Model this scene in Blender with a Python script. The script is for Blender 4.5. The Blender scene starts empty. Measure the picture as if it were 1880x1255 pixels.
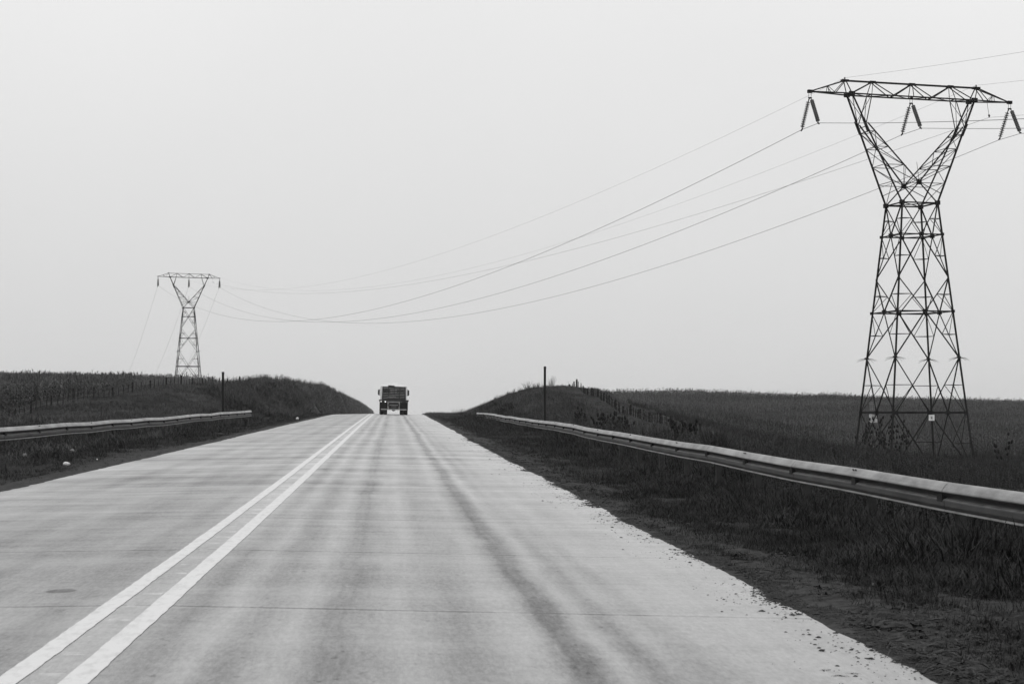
import bpy, math, random
import numpy as np
from mathutils import Vector, Matrix

random.seed(7)
rng = np.random.default_rng(11)
D = bpy.data
scene = bpy.context.scene
COL = scene.collection
R = math.radians

# ------------------------------------------------------------------ camera
F = 3400.0                      # focal length in photo pixels (1880 wide)
EYE = 1.25                      # eye height over the road
YAW = R(3.702)                  # the camera looks a little right of the road
PITCH = math.atan(129.5 / F)
cam_d = D.cameras.new("camera")
cam = D.objects.new("camera", cam_d)
COL.objects.link(cam)
cam.location = (0, 0, EYE)
cam.rotation_euler = (R(90) + PITCH, 0, -YAW)
cam_d.sensor_width = 36
cam_d.lens = F / 1880 * 36
cam_d.clip_end = 20000
cam_d.clip_start = 0.2
cam_d.dof.use_dof = True
cam_d.dof.focus_distance = 90
cam_d.dof.aperture_fstop = 11
scene.camera = cam
ca, sa = math.cos(YAW), math.sin(YAW)


def W(px, depth, e=0.0):
    """world point seen at photo column px, at a depth along the view, e metres above the eye"""
    xc = (px - 940) / 3402.5 * depth
    return Vector((xc * ca + depth * sa, -xc * sa + depth * ca, EYE + e))


def column(q, s):
    xc = q * ca - s * sa
    zc = q * sa + s * ca
    return 940 + 3402.5 * xc / np.maximum(zc, 0.1), zc


# ------------------------------------------------------------------ helpers
def tag(o, label=None, cat=None, group=None, kind=None):
    if label: o["label"] = label
    if cat: o["category"] = cat
    if group: o["group"] = group
    if kind: o["kind"] = kind
    return o


def empty(name, loc=(0, 0, 0), rz=0.0):
    o = D.objects.new(name, None)
    o.empty_display_size = 0.3
    COL.objects.link(o)
    o.location = loc
    o.rotation_euler = (0, 0, rz)
    return o


def link_mesh(name, me, mat, parent=None):
    if mat is not None:
        me.materials.append(mat)
    o = D.objects.new(name, me)
    COL.objects.link(o)
    if parent: o.parent = parent
    return o


class MB:
    """collects faces, becomes one mesh object"""
    def __init__(self):
        self.v, self.f = [], []

    def add(self, vs, fs):
        n = len(self.v)
        self.v += [tuple(p) for p in vs]
        self.f += [tuple(i + n for i in f) for f in fs]

    def box(self, c, s, rot=None):
        x, y, z = s[0] / 2, s[1] / 2, s[2] / 2
        vs = [Vector((a * x, b * y, d * z)) for a in (-1, 1) for b in (-1, 1) for d in (-1, 1)]
        if rot is not None: vs = [rot @ p for p in vs]
        c = Vector(c)
        self.add([p + c for p in vs], [(0, 1, 3, 2), (4, 6, 7, 5), (0, 4, 5, 1), (2, 3, 7, 6), (0, 2, 6, 4), (1, 5, 7, 3)])

    def bar(self, a, b, w, t=None):
        """an L-section steel member from a to b"""
        a, b = Vector(a), Vector(b)
        d = b - a
        if d.length < 1e-6: return
        d.normalize()
        up = Vector((0, 0, 1)) if abs(d.z) < 0.95 else Vector((0, 1, 0))
        u = d.cross(up).normalized()
        v = u.cross(d).normalized()
        t = t or max(0.012, w * 0.3)
        h = w / 2
        prof = [(-h, -h), (h, -h), (h, -h + t), (-h + t, -h + t), (-h + t, h), (-h, h)]
        vs = [a + u * p + v * q for p, q in prof] + [b + u * p + v * q for p, q in prof]
        fs = [(i, (i + 1) % 6, 6 + (i + 1) % 6, 6 + i) for i in range(6)]
        fs += [(5, 4, 3, 0), (3, 2, 1, 0), (6, 9, 10, 11), (6, 7, 8, 9)]
        self.add(vs, fs)

    def tube(self, pts, rad, n=6, cap=True):
        pts = [Vector(p) for p in pts]
        rs = rad if isinstance(rad, (list, tuple)) else [rad] * len(pts)
        base = len(self.v)
        for i, p in enumerate(pts):
            d = (pts[min(i + 1, len(pts) - 1)] - pts[max(i - 1, 0)]).normalized()
            up = Vector((0, 0, 1)) if abs(d.z) < 0.95 else Vector((0, 1, 0))
            u = d.cross(up).normalized()
            v = u.cross(d).normalized()
            for k in range(n):
                an = 2 * math.pi * k / n
                self.v.append(tuple(p + (u * math.cos(an) + v * math.sin(an)) * rs[i]))
        for i in range(len(pts) - 1):
            for k in range(n):
                k2 = (k + 1) % n
                self.f.append((base + i * n + k, base + i * n + k2, base + (i + 1) * n + k2, base + (i + 1) * n + k))
        if cap:
            self.f.append(tuple(base + k for k in reversed(range(n))))
            self.f.append(tuple(base + (len(pts) - 1) * n + k for k in range(n)))

    def sweep(self, prof, path_fn, n):
        """open profile [(a,b)] along stations; path_fn(i,a,b)->point"""
        base = len(self.v)
        m = len(prof)
        for i in range(n):
            for a, b in prof: self.v.append(tuple(path_fn(i, a, b)))
        for i in range(n - 1):
            for k in range(m - 1):
                self.f.append((base + i * m + k, base + i * m + k + 1, base + (i + 1) * m + k + 1, base + (i + 1) * m + k))

    def build(self, name, mat, parent=None, smooth=False):
        me = D.meshes.new(name)
        me.from_pydata(self.v, [], self.f)
        if smooth: me.polygons.foreach_set("use_smooth", [True] * len(me.polygons))
        me.update()
        return link_mesh(name, me, mat, parent)


def np_mesh(name, v, f, mat, parent=None, smooth=False):
    me = D.meshes.new(name)
    v = np.asarray(v, np.float32); f = np.asarray(f, np.int32)
    me.vertices.add(len(v)); me.vertices.foreach_set("co", v.ravel())
    k = f.shape[1]
    me.loops.add(f.size); me.loops.foreach_set("vertex_index", f.ravel())
    me.polygons.add(len(f)); me.polygons.foreach_set("loop_start", np.arange(len(f), dtype=np.int32) * k)
    if smooth: me.polygons.foreach_set("use_smooth", np.ones(len(f), bool))
    me.update(calc_edges=True); me.validate()
    return link_mesh(name, me, mat, parent)


# ------------------------------------------------------------------ materials (all greys: a monochrome photograph)
def g(v): return (v, v, v, 1.0)


def material(name, lo, hi=None, scale=4.0, rough=0.7, spec=0.3, metal=0.0, detail=6.0, bump=0.0, bump_scale=None,
             coord="Object", stretch=(1, 1, 1), contrast=(0.35, 0.65), emit=0.0):
    m = D.materials.new(name); m.use_nodes = True
    nt = m.node_tree; N = nt.nodes; L = nt.links
    b = N["Principled BSDF"]
    b.inputs["Roughness"].default_value = rough
    b.inputs["Metallic"].default_value = metal
    b.inputs["Specular IOR Level"].default_value = spec
    if hi is None:
        b.inputs["Base Color"].default_value = g(lo)
    else:
        if coord == "World":
            src = N.new("ShaderNodeNewGeometry").outputs["Position"]
        else:
            src = N.new("ShaderNodeTexCoord").outputs[coord]
        mp = N.new("ShaderNodeMapping"); mp.inputs["Scale"].default_value = stretch
        L.new(src, mp.inputs["Vector"])
        nz = N.new("ShaderNodeTexNoise"); nz.inputs["Scale"].default_value = scale; nz.inputs["Detail"].default_value = detail
        nz.inputs["Roughness"].default_value = 0.65
        L.new(mp.outputs[0], nz.inputs["Vector"])
        mr = N.new("ShaderNodeMapRange")
        mr.inputs["From Min"].default_value, mr.inputs["From Max"].default_value = contrast
        mr.inputs["To Min"].default_value, mr.inputs["To Max"].default_value = lo, hi
        L.new(nz.outputs["Fac"], mr.inputs["Value"])
        L.new(mr.outputs[0], b.inputs["Base Color"])
        if bump:
            bp = N.new("ShaderNodeBump"); bp.inputs["Strength"].default_value = bump; bp.inputs["Distance"].default_value = 0.02
            n2 = N.new("ShaderNodeTexNoise"); n2.inputs["Scale"].default_value = bump_scale or scale * 6; n2.inputs["Detail"].default_value = 4
            L.new(mp.outputs[0], n2.inputs["Vector"]); L.new(n2.outputs["Fac"], bp.inputs["Height"]); L.new(bp.outputs[0], b.inputs["Normal"])
    if emit:
        b.inputs["Emission Color"].default_value = g(1.0); b.inputs["Emission Strength"].default_value = emit
    return m


def leaf_material(name, lo, hi, scale, lo2=0.7, hi2=1.3, fine=9.0):
    """vegetation: broad patches times a finer mottling, both fixed to the place"""
    m = D.materials.new(name); m.use_nodes = True
    nt = m.node_tree; N = nt.nodes; L = nt.links
    b = N["Principled BSDF"]; b.inputs["Roughness"].default_value = 0.75; b.inputs["Specular IOR Level"].default_value = 0.15
    pos = N.new("ShaderNodeNewGeometry").outputs["Position"]
    vals = []
    for sc, a, c in ((scale, lo, hi), (fine, lo2, hi2)):
        nz = N.new("ShaderNodeTexNoise"); nz.inputs["Scale"].default_value = sc; nz.inputs["Detail"].default_value = 4
        L.new(pos, nz.inputs["Vector"])
        mr = N.new("ShaderNodeMapRange"); mr.inputs["From Min"].default_value = 0.34; mr.inputs["From Max"].default_value = 0.66
        mr.inputs["To Min"].default_value = a; mr.inputs["To Max"].default_value = c
        L.new(nz.outputs["Fac"], mr.inputs["Value"]); vals.append(mr.outputs[0])
    mu = N.new("ShaderNodeMath"); mu.operation = "MULTIPLY"
    L.new(vals[0], mu.inputs[0]); L.new(vals[1], mu.inputs[1])
    L.new(mu.outputs[0], b.inputs["Base Color"])
    return m


M = {}
M["steel_tower"] = material("weathered_dark_steel", 0.005, 0.012, 1.5, 0.7, 0.08)
M["steel_far"] = M["steel_tower"]
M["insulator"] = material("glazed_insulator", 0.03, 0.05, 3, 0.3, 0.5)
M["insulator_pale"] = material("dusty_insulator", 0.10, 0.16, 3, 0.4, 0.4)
M["wire"] = material("dull_wire", 0.06, None, rough=0.6)
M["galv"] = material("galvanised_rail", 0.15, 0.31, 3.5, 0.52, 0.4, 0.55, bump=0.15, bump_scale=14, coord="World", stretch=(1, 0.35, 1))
M["galv_shade_grime"] = material("shaded_grimy_rail_face", 0.028, 0.065, 2.5, 0.6, 0.3, 0.2, coord="World", stretch=(1, 0.5, 2))  # shade under the rolls and road grime, both put into one darker colour
M["galv_highlight"] = material("rail_highlight", 0.12, 0.26, 4.0, 0.55, 0.3, 0.4, coord="World", stretch=(1, .6, 1))  # sky highlight painted lighter on the lip and lower crest
M["galv_dark"] = material("rail_post_steel", 0.015, 0.03, 5, 0.7, 0.3)
M["hole"] = material("dark_bolt", 0.012, 0.03, 9, 0.8, 0.2)
M["timber"] = material("dark_timber", 0.005, 0.012, 6, 0.85, 0.2, stretch=(4, 4, 0.4))
M["rock"] = material("pale_stone", 0.35, 0.62, 7, 0.9, 0.2, bump=0.4)
M["rock_dull"] = material("grey_stone", 0.10, 0.18, 7, 0.9, 0.2, bump=0.4)
M["plate"] = material("white_plate", 0.62, 0.75, 5, 0.5, 0.3)
M["plate_mark"] = material("plate_lettering", 0.03, None, rough=0.7)
M["black"] = material("dark_paint", 0.012, 0.022, 6, 0.5, 0.3)
M["load"] = material("dark_boards", 0.010, 0.032, 9, 0.75, 0.25, stretch=(0.6, 1, 6))
M["tyre"] = material("tyre_rubber", 0.012, 0.022, 8, 0.85, 0.2)
M["flap"] = material("mud_flap", 0.010, 0.018, 4, 0.8, 0.2)
M["white_paint"] = material("white_cab_paint", 0.52, 0.60, 3, 0.35, 0.5)
M["bar_grey"] = material("grey_frame_steel", 0.22, 0.32, 7, 0.5, 0.4, 0.2)
M["lamp_on"] = material("lit_lamp", 0.8, None, emit=1.0)
M["lamp_off"] = material("unlit_lamp", 0.08, None, rough=0.3)
M["glass"] = material("dark_window", 0.02, None, rough=0.12, spec=0.5)
M["grass"] = leaf_material("verge_grass", 0.003, 0.0155, 0.8, 0.3, 2.6, 9)
M["bank_grass"] = leaf_material("bank_grass", 0.026, 0.064, 0.20, 0.6, 1.5, 1.6)
M["weeds"] = leaf_material("field_weeds", 0.009, 0.024, 0.16, 0.65, 1.4, 2.0)
M["maize"] = leaf_material("maize_leaf", 0.032, 0.084, 0.05, 0.65, 1.45, 2.2)
M["seedhead"] = material("dry_seedhead", 0.006, 0.014, 6, 0.9, 0.1)
M["stalk"] = material("dry_stalk", 0.02, 0.04, 6, 0.9, 0.1)
M["dry"] = material("dry_stem_straw", 0.02, 0.06, 6, 0.9, 0.1)
M["bush"] = leaf_material("dark_bush", 0.006, 0.014, 0.8)
M["clod"] = material("earth_clod", 0.012, 0.04, 5, 0.95, 0.1)


def ground_material():
    m = D.materials.new("verge_earth"); m.use_nodes = True
    nt = m.node_tree; N = nt.nodes; L = nt.links
    b = N["Principled BSDF"]; b.inputs["Roughness"].default_value = 0.95; b.inputs["Specular IOR Level"].default_value = 0.1
    pos = N.new("ShaderNodeNewGeometry").outputs["Position"]
    def noise(sc, a, c, det=5, lo=0.34, hi=0.66):
        nz = N.new("ShaderNodeTexNoise"); nz.inputs["Scale"].default_value = sc; nz.inputs["Detail"].default_value = det
        nz.inputs["Roughness"].default_value = 0.7
        L.new(pos, nz.inputs["Vector"])
        mr = N.new("ShaderNodeMapRange"); mr.inputs["From Min"].default_value = lo; mr.inputs["From Max"].default_value = hi
        mr.inputs["To Min"].default_value = a; mr.inputs["To Max"].default_value = c
        L.new(nz.outputs["Fac"], mr.inputs["Value"]); return mr.outputs[0], nz
    a, _ = noise(0.35, 0.010, 0.028)
    c, _ = noise(6.0, 0.35, 1.7)
    at = N.new("ShaderNodeAttribute"); at.attribute_name = "bare"
    mu = N.new("ShaderNodeMath"); mu.operation = "MULTIPLY"; L.new(a, mu.inputs[0]); L.new(c, mu.inputs[1])
    d, _ = noise(7.0, 0.004, 0.052, 10)
    mx = N.new("ShaderNodeMix"); mx.data_type = "FLOAT"
    L.new(at.outputs["Fac"], mx.inputs[0]); L.new(mu.outputs[0], mx.inputs[2]); L.new(d, mx.inputs[3])
    L.new(mx.outputs[0], b.inputs["Base Color"])
    _, nz = noise(22, 0, 1, 6)
    bp = N.new("ShaderNodeBump"); bp.inputs["Strength"].default_value = 0.6; bp.inputs["Distance"].default_value = 0.03
    L.new(nz.outputs["Fac"], bp.inputs["Height"]); L.new(bp.outputs[0], b.inputs["Normal"])
    return m


M["ground"] = ground_material()

# ------------------------------------------------------------------ the lie of the land (e = height over the eye)
RS = np.array([-80, 0, 8.5, 17, 31, 45, 60, 85, 110, 138, 165, 177, 190, 210, 240, 300, 500, 900, 1600, 5000.])
RE = np.array([-1.25, -1.25, -1.249, -1.2, -1.11, -1.0, -.88, -.68, -.50, -.30, -.115, -.075, -.12, -.40, -1.1, -3.0, -7.5, -11, -13, -32.])


def smooth_interp(s, xs, ys, k=7):
    s = np.asarray(s, float)
    w = np.clip(np.abs(s) * 0.09, 1.0, 14.0)
    acc = 0
    for t in np.linspace(-1, 1, k): acc = acc + np.interp(s + t * w, xs, ys)
    return acc / k


def road_e(s): return smooth_interp(s, RS, RE)
def q_left(s): return np.interp(s, [0, 28, 60, 165, 400], [-5.95, -5.95, -5.7, -5.35, -5.3])
def q_right(s): return np.interp(s, [0, 10, 31, 60, 165, 400], [2.74, 2.72, 2.72, 2.66, 2.85, 2.85])
def q_crown(s): return np.interp(s, [0, 20, 165, 400], [-1.62, -1.63, -1.80, -1.8])


def road_z(q, s):
    return EYE + road_e(s) - 0.018 * np.abs(q - q_crown(s))


QG = np.concatenate([np.linspace(-400, -60, 18)[:-1], np.linspace(-60, 60, 241), np.linspace(60, 400, 18)[1:]])
LEFT = {
    -80: [(-10, -1.45), (-14, -1.3), (-20, -1.3), (-60, -1.5), (-400, -1.5)],
    20: [(-10, -1.40), (-14, -1.2), (-20, -1.3), (-30, -1.4), (-60, -1.5), (-400, -1.5)],
    46: [(-9.8, -1.12), (-12.5, -.95), (-20, -1.0), (-25, -1.1), (-60, -.9), (-120, -.5), (-400, 0)],
    72: [(-9.0, -.95), (-12, -.62), (-16, -.45), (-20.5, -.5), (-30, -.6), (-60, -.4), (-120, -.2), (-400, 1)],
    97: [(-8.6, -.78), (-11, -.25), (-15, .02), (-20.5, -.15), (-30, -.1), (-60, 0.1), (-120, .4), (-400, 2)],
    115: [(-8.4, -.62), (-10.5, .25), (-14, .95), (-18.7, 1.1), (-26, .5), (-60, .5), (-120, .9), (-400, 3)],
    135: [(-8.4, -.45), (-10.2, .8), (-12.5, 1.9), (-15.8, 2.3), (-24, 1.0), (-60, .9), (-120, 1.4), (-400, 4)],
    150: [(-8.2, -.38), (-9.8, 1.3), (-11.5, 2.45), (-14.4, 2.85), (-22, 1.5), (-60, 1.3), (-120, 1.8), (-400, 4)],
    165: [(-8.0, -.3), (-9.2, 1.7), (-10.3, 2.9), (-12, 3.15), (-20, 1.9), (-60, 1.7), (-120, 2.2), (-400, 5)],
    212: [(-7.4, -.7), (-8.8, 2.1), (-10, 3.4), (-14, 3.4), (-25, 2.6), (-60, 2.7), (-120, 3.2), (-400, 6)],
    275: [(-6.8, -2.0), (-8.6, 2.6), (-9.8, 3.9), (-14, 3.9), (-30, 3.9), (-60, 4.3), (-120, 4.6), (-400, 8)],
    305: [(-6.8, -2.8), (-8.9, 2.2), (-10.0, 3.6), (-14, 3.8), (-30, 4.3), (-60, 4.9), (-120, 5.2), (-400, 8)],
    330: [(-6.8, -3.4), (-8.6, 2.4), (-9.6, 3.9), (-14, 4.0), (-30, 4.5), (-60, 5.3), (-120, 5.8), (-400, 9)],
    425: [(-7, -5.5), (-9, 2.6), (-10, 3.7), (-30, 5.2), (-60, 7.0), (-120, 7.6), (-400, 10)],
    480: [(-7, -6.8), (-9, 2.6), (-10, 3.6), (-30, 5.5), (-53, 7.5), (-120, 8.6), (-400, 10)],
    600: [(-7, -8), (-9, 2.0), (-10, 2.9), (-30, 5), (-60, 7.5), (-120, 9), (-400, 10)],
    900: [(-7, -10), (-9, .2), (-10, 1.2), (-30, 1.5), (-60, 2), (-400, 2)],
    1300: [(-8, -12), (-30, -8), (-400, -6)],
    5000: [(-8, -33), (-400, -33)],
}
RIGHT = {
    -80: [(6.3, -1.55), (10, -2.2), (16, -3.2), (25, -4.0), (40, -4.6), (400, -4)],
    20: [(4.2, -1.32), (6.3, -1.52), (10, -2.2), (16, -3.2), (25, -4.0), (40, -4.6), (80, -4.6), (400, -4)],
    60: [(4.2, -1.05), (6.3, -1.25), (10, -1.6), (16, -2.2), (25, -3.1), (40, -4.3), (80, -4.3), (400, -3)],
    85: [(4.2, -.85), (6.3, -1.02), (10, -.98), (14, -1.05), (20, -1.9), (40, -4.2), (80, -4.1), (400, -3)],
    97: [(4.2, -.75), (6.3, -.92), (10, -.6), (14, -.6), (20, -1.5), (40, -4.3), (80, -4.0), (400, -3)],
    110: [(4.2, -.65), (6.3, -.80), (9, -.1), (12, .1), (14, -.05), (20, -1.2), (38, -4.4), (80, -3.9), (400, -3)],
    124: [(4.2, -.55), (6.3, -.66), (8.5, .4), (11.5, 1.15), (14, .9), (20, -.6), (36, -4.4), (80, -3.7), (400, -3)],
    144: [(4.2, -.38), (6.3, -.55), (7.5, .2), (8.7, .98), (10.0, 1.65), (11, 1.85), (12.5, 2.0), (15.5, 1.6), (24, -1.4), (38, -4.3), (80, -3.4), (400, -3)],
    165: [(4.2, -.22), (6.3, -.35), (7.6, .1), (9, .75), (10.5, 1.2), (13, 1.2), (18, -1.0), (27, -2.6), (40, -3.6), (80, -3.2), (400, -3)],
    190: [(4.5, -.35), (8, -.8), (14, -1.5), (20, -2.2), (30, -1.9), (40, -2.4), (60, -2.6), (90, -2.6), (400, -2.5)],
    230: [(4.5, -1.2), (10, -2.6), (20, -2.3), (26, -.9), (40, -.9), (60, -1.4), (100, -1.8), (400, -2)],
    270: [(4.5, -2.2), (20, -2.8), (27, -.6), (32, .4), (45, .5), (70, -.2), (100, -.9), (400, -2)],
    330: [(4.5, -3.7), (22, -3.5), (32, .9), (37, 1.7), (55, 1.7), (80, .9), (115, -.1), (400, -2)],
    380: [(4.5, -4.8), (25, -4.5), (42, 1.0), (65, 1.2), (130, -.6), (400, -3)],
    620: [(5, -9), (8, -4), (20, -9), (400, -7)],
    1300: [(5, -13), (400, -11)],
    5000: [(5, -33), (400, -33)],
}


def side_table(tbl, sign):
    st = sorted(tbl); rows = []
    for s in st:
        pts = sorted(tbl[s])
        edge = (float(q_left(s)), float(road_e(s)) - .10) if sign < 0 else (float(q_right(s)), float(road_e(s)) - .10)
        if sign > 0: pts = [edge] + pts
        else: pts = pts + [edge]
        rows.append(np.interp(QG, [p[0] for p in pts], [p[1] for p in pts]))
    return np.array(st, float), np.array(rows)


for s_ in list(LEFT):
    dn = float(np.interp(s_, [60, 100, 128, 150, 300, 500, 700], [.15, .25, .45, .62, .6, .5, .3]))
    LEFT[s_] = [(q_, e_ - (dn if q_ < -9.6 or (q_ < -8.7 and s_ > 130) else 0)) for q_, e_ in LEFT[s_]]
LS, LT = side_table(LEFT, -1)
RSs, RT = side_table(RIGHT, 1)


def table_eval(st, tb, q, s):
    s = np.clip(s, st[0], st[-1] - 1e-3)
    i = np.clip(np.searchsorted(st, s, "right") - 1, 0, len(st) - 2)
    t = (s - st[i]) / (st[i + 1] - st[i])
    t = t * 0.5 + 0.5 * t * t * (3 - 2 * t)
    qi = np.clip(np.searchsorted(QG, q, "right") - 1, 0, len(QG) - 2)
    u = np.clip((q - QG[qi]) / (QG[qi + 1] - QG[qi]), 0, 1)
    a = tb[i, qi] * (1 - u) + tb[i, qi + 1] * u
    b = tb[i + 1, qi] * (1 - u) + tb[i + 1, qi + 1] * u
    return a * (1 - t) + b * t


_perm = np.random.default_rng(3).random((256, 256))


def vnoise(x, y):
    x = np.asarray(x, float); y = np.asarray(y, float)
    xi = np.floor(x).astype(int); yi = np.floor(y).astype(int)
    fx = x - xi; fy = y - yi
    fx = fx * fx * (3 - 2 * fx); fy = fy * fy * (3 - 2 * fy)
    p = lambda a, b: _perm[a % 256, b % 256]
    return ((p(xi, yi) * (1 - fx) + p(xi + 1, yi) * fx) * (1 - fy) + (p(xi, yi + 1) * (1 - fx) + p(xi + 1, yi + 1) * fx) * fy) * 2 - 1


def land_z(q, s, fine=True):
    q = np.asarray(q, float); s = np.asarray(s, float)
    ql, qr = q_left(s), q_right(s)
    gul = np.clip((s - 100) / 20, 0, 1) * np.where(q < -1.6, 1, .5) * np.clip((np.abs(q + 1) - 6.2) / 1.5, 0, 1)
    q_in = q
    q = q + gul * (.55 * vnoise(s * .33, q * .15) + .3 * vnoise(s * 1.1, q * .2 + 5))
    acc = 0
    for dq in (-0.6, 0, 0.6):
        far = np.clip(np.minimum(np.abs(q - ql), np.abs(q - qr)) / 1.5, 0, 1)
        acc = acc + np.where(q < -1.6, table_eval(LS, LT, q + dq * far, s), table_eval(RSs, RT, q + dq * far, s))
    e = acc / 3
    q = q_in
    out = np.where(q < -1.6, ql - q, q - qr)          # distance outside the slab
    off = np.clip(out, 0, None)
    rough = np.clip((off - 0.3) / 4.0, 0, 1)
    e = e + rough * (0.13 * vnoise(q * .35, s * .35) + 0.10 * vnoise(q * .9 + 9, s * .9) + 0.22 * vnoise(q * .12 + 40, s * .09))
    if fine: e = e + np.clip(off / 1.0, 0.15, 1) * 0.03 * vnoise(q * 3.1, s * 3.1)
    z = EYE + e
    # the earth laps over the slab edge in tongues, then dives beneath it
    zr = road_z(q, s)
    lap = 0.006 * vnoise(q * .9, s * .33) + 0.003 * vnoise(q * 5, s * 2.3) + 0.003 * vnoise(q * 13, s * 6)
    near = np.clip(1 - off / 0.9, 0, 1)
    slope = np.where(out >= 0, out * 0.08, out * 0.14)
    ze = zr + lap + slope + 0.004
    z = np.where(out < 0.9, ze * near + z * (1 - near), z)
    return np.where(out < -0.45, zr - 0.25, z)


def s_lines():
    return np.concatenate([np.arange(-60, 5, 5), np.arange(5, 40, .14), np.arange(40, 100, .45), np.arange(100, 340, 1.3),
                           np.arange(340, 1000, 11), np.arange(1000, 5001, 130)])


def q_lines():
    a = np.concatenate([[-400, -330, -270, -220, -180], np.arange(-150, -60, 5), np.arange(-60, -24, 1.4), np.arange(-24, -6.9, .42),
                        np.arange(-6.9, -5.0, .085), [-4.6, -3.0, -1.6, 0, 1.6], np.arange(2.0, 3.6, .06), np.arange(3.6, 9, .28),
                        np.arange(9, 24, .6), np.arange(24, 62, 1.5), np.arange(62, 150, 5), [180, 220, 270, 330, 400]])
    return a


sl, ql_ = s_lines(), q_lines()
QQ, SS = np.meshgrid(ql_, sl)
ZZ = land_z(QQ, SS)
nv_s, nv_q = QQ.shape
# beyond the mapped strip the plain runs on to the horizon
ext_q = QQ.copy()
ext_q[:, 0] = -6000; ext_q[:, -1] = 6000
verts = np.stack([ext_q.ravel(), SS.ravel(), ZZ.ravel()], 1)
idx = np.arange(nv_s * nv_q).reshape(nv_s, nv_q)
faces = np.stack([idx[:-1, :-1].ravel(), idx[:-1, 1:].ravel(), idx[1:, 1:].ravel(), idx[1:, :-1].ravel()], 1)
terrain = np_mesh("ground", verts, faces, M["ground"], smooth=True)
off = np.where(QQ < -1.6, q_left(SS) - QQ, QQ - q_right(SS))
bare_w = 0.85 + 0.45 * vnoise(QQ * .5, SS * .22) + 0.25 * vnoise(QQ * 2, SS * 1.1)
bare = np.clip(1.35 - off / np.maximum(bare_w, .25), 0, 1)
at = terrain.data.attributes.new("bare", "FLOAT", "POINT")
at.data.foreach_set("value", bare.ravel().astype(np.float32))
tag(terrain, kind="structure")


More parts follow.
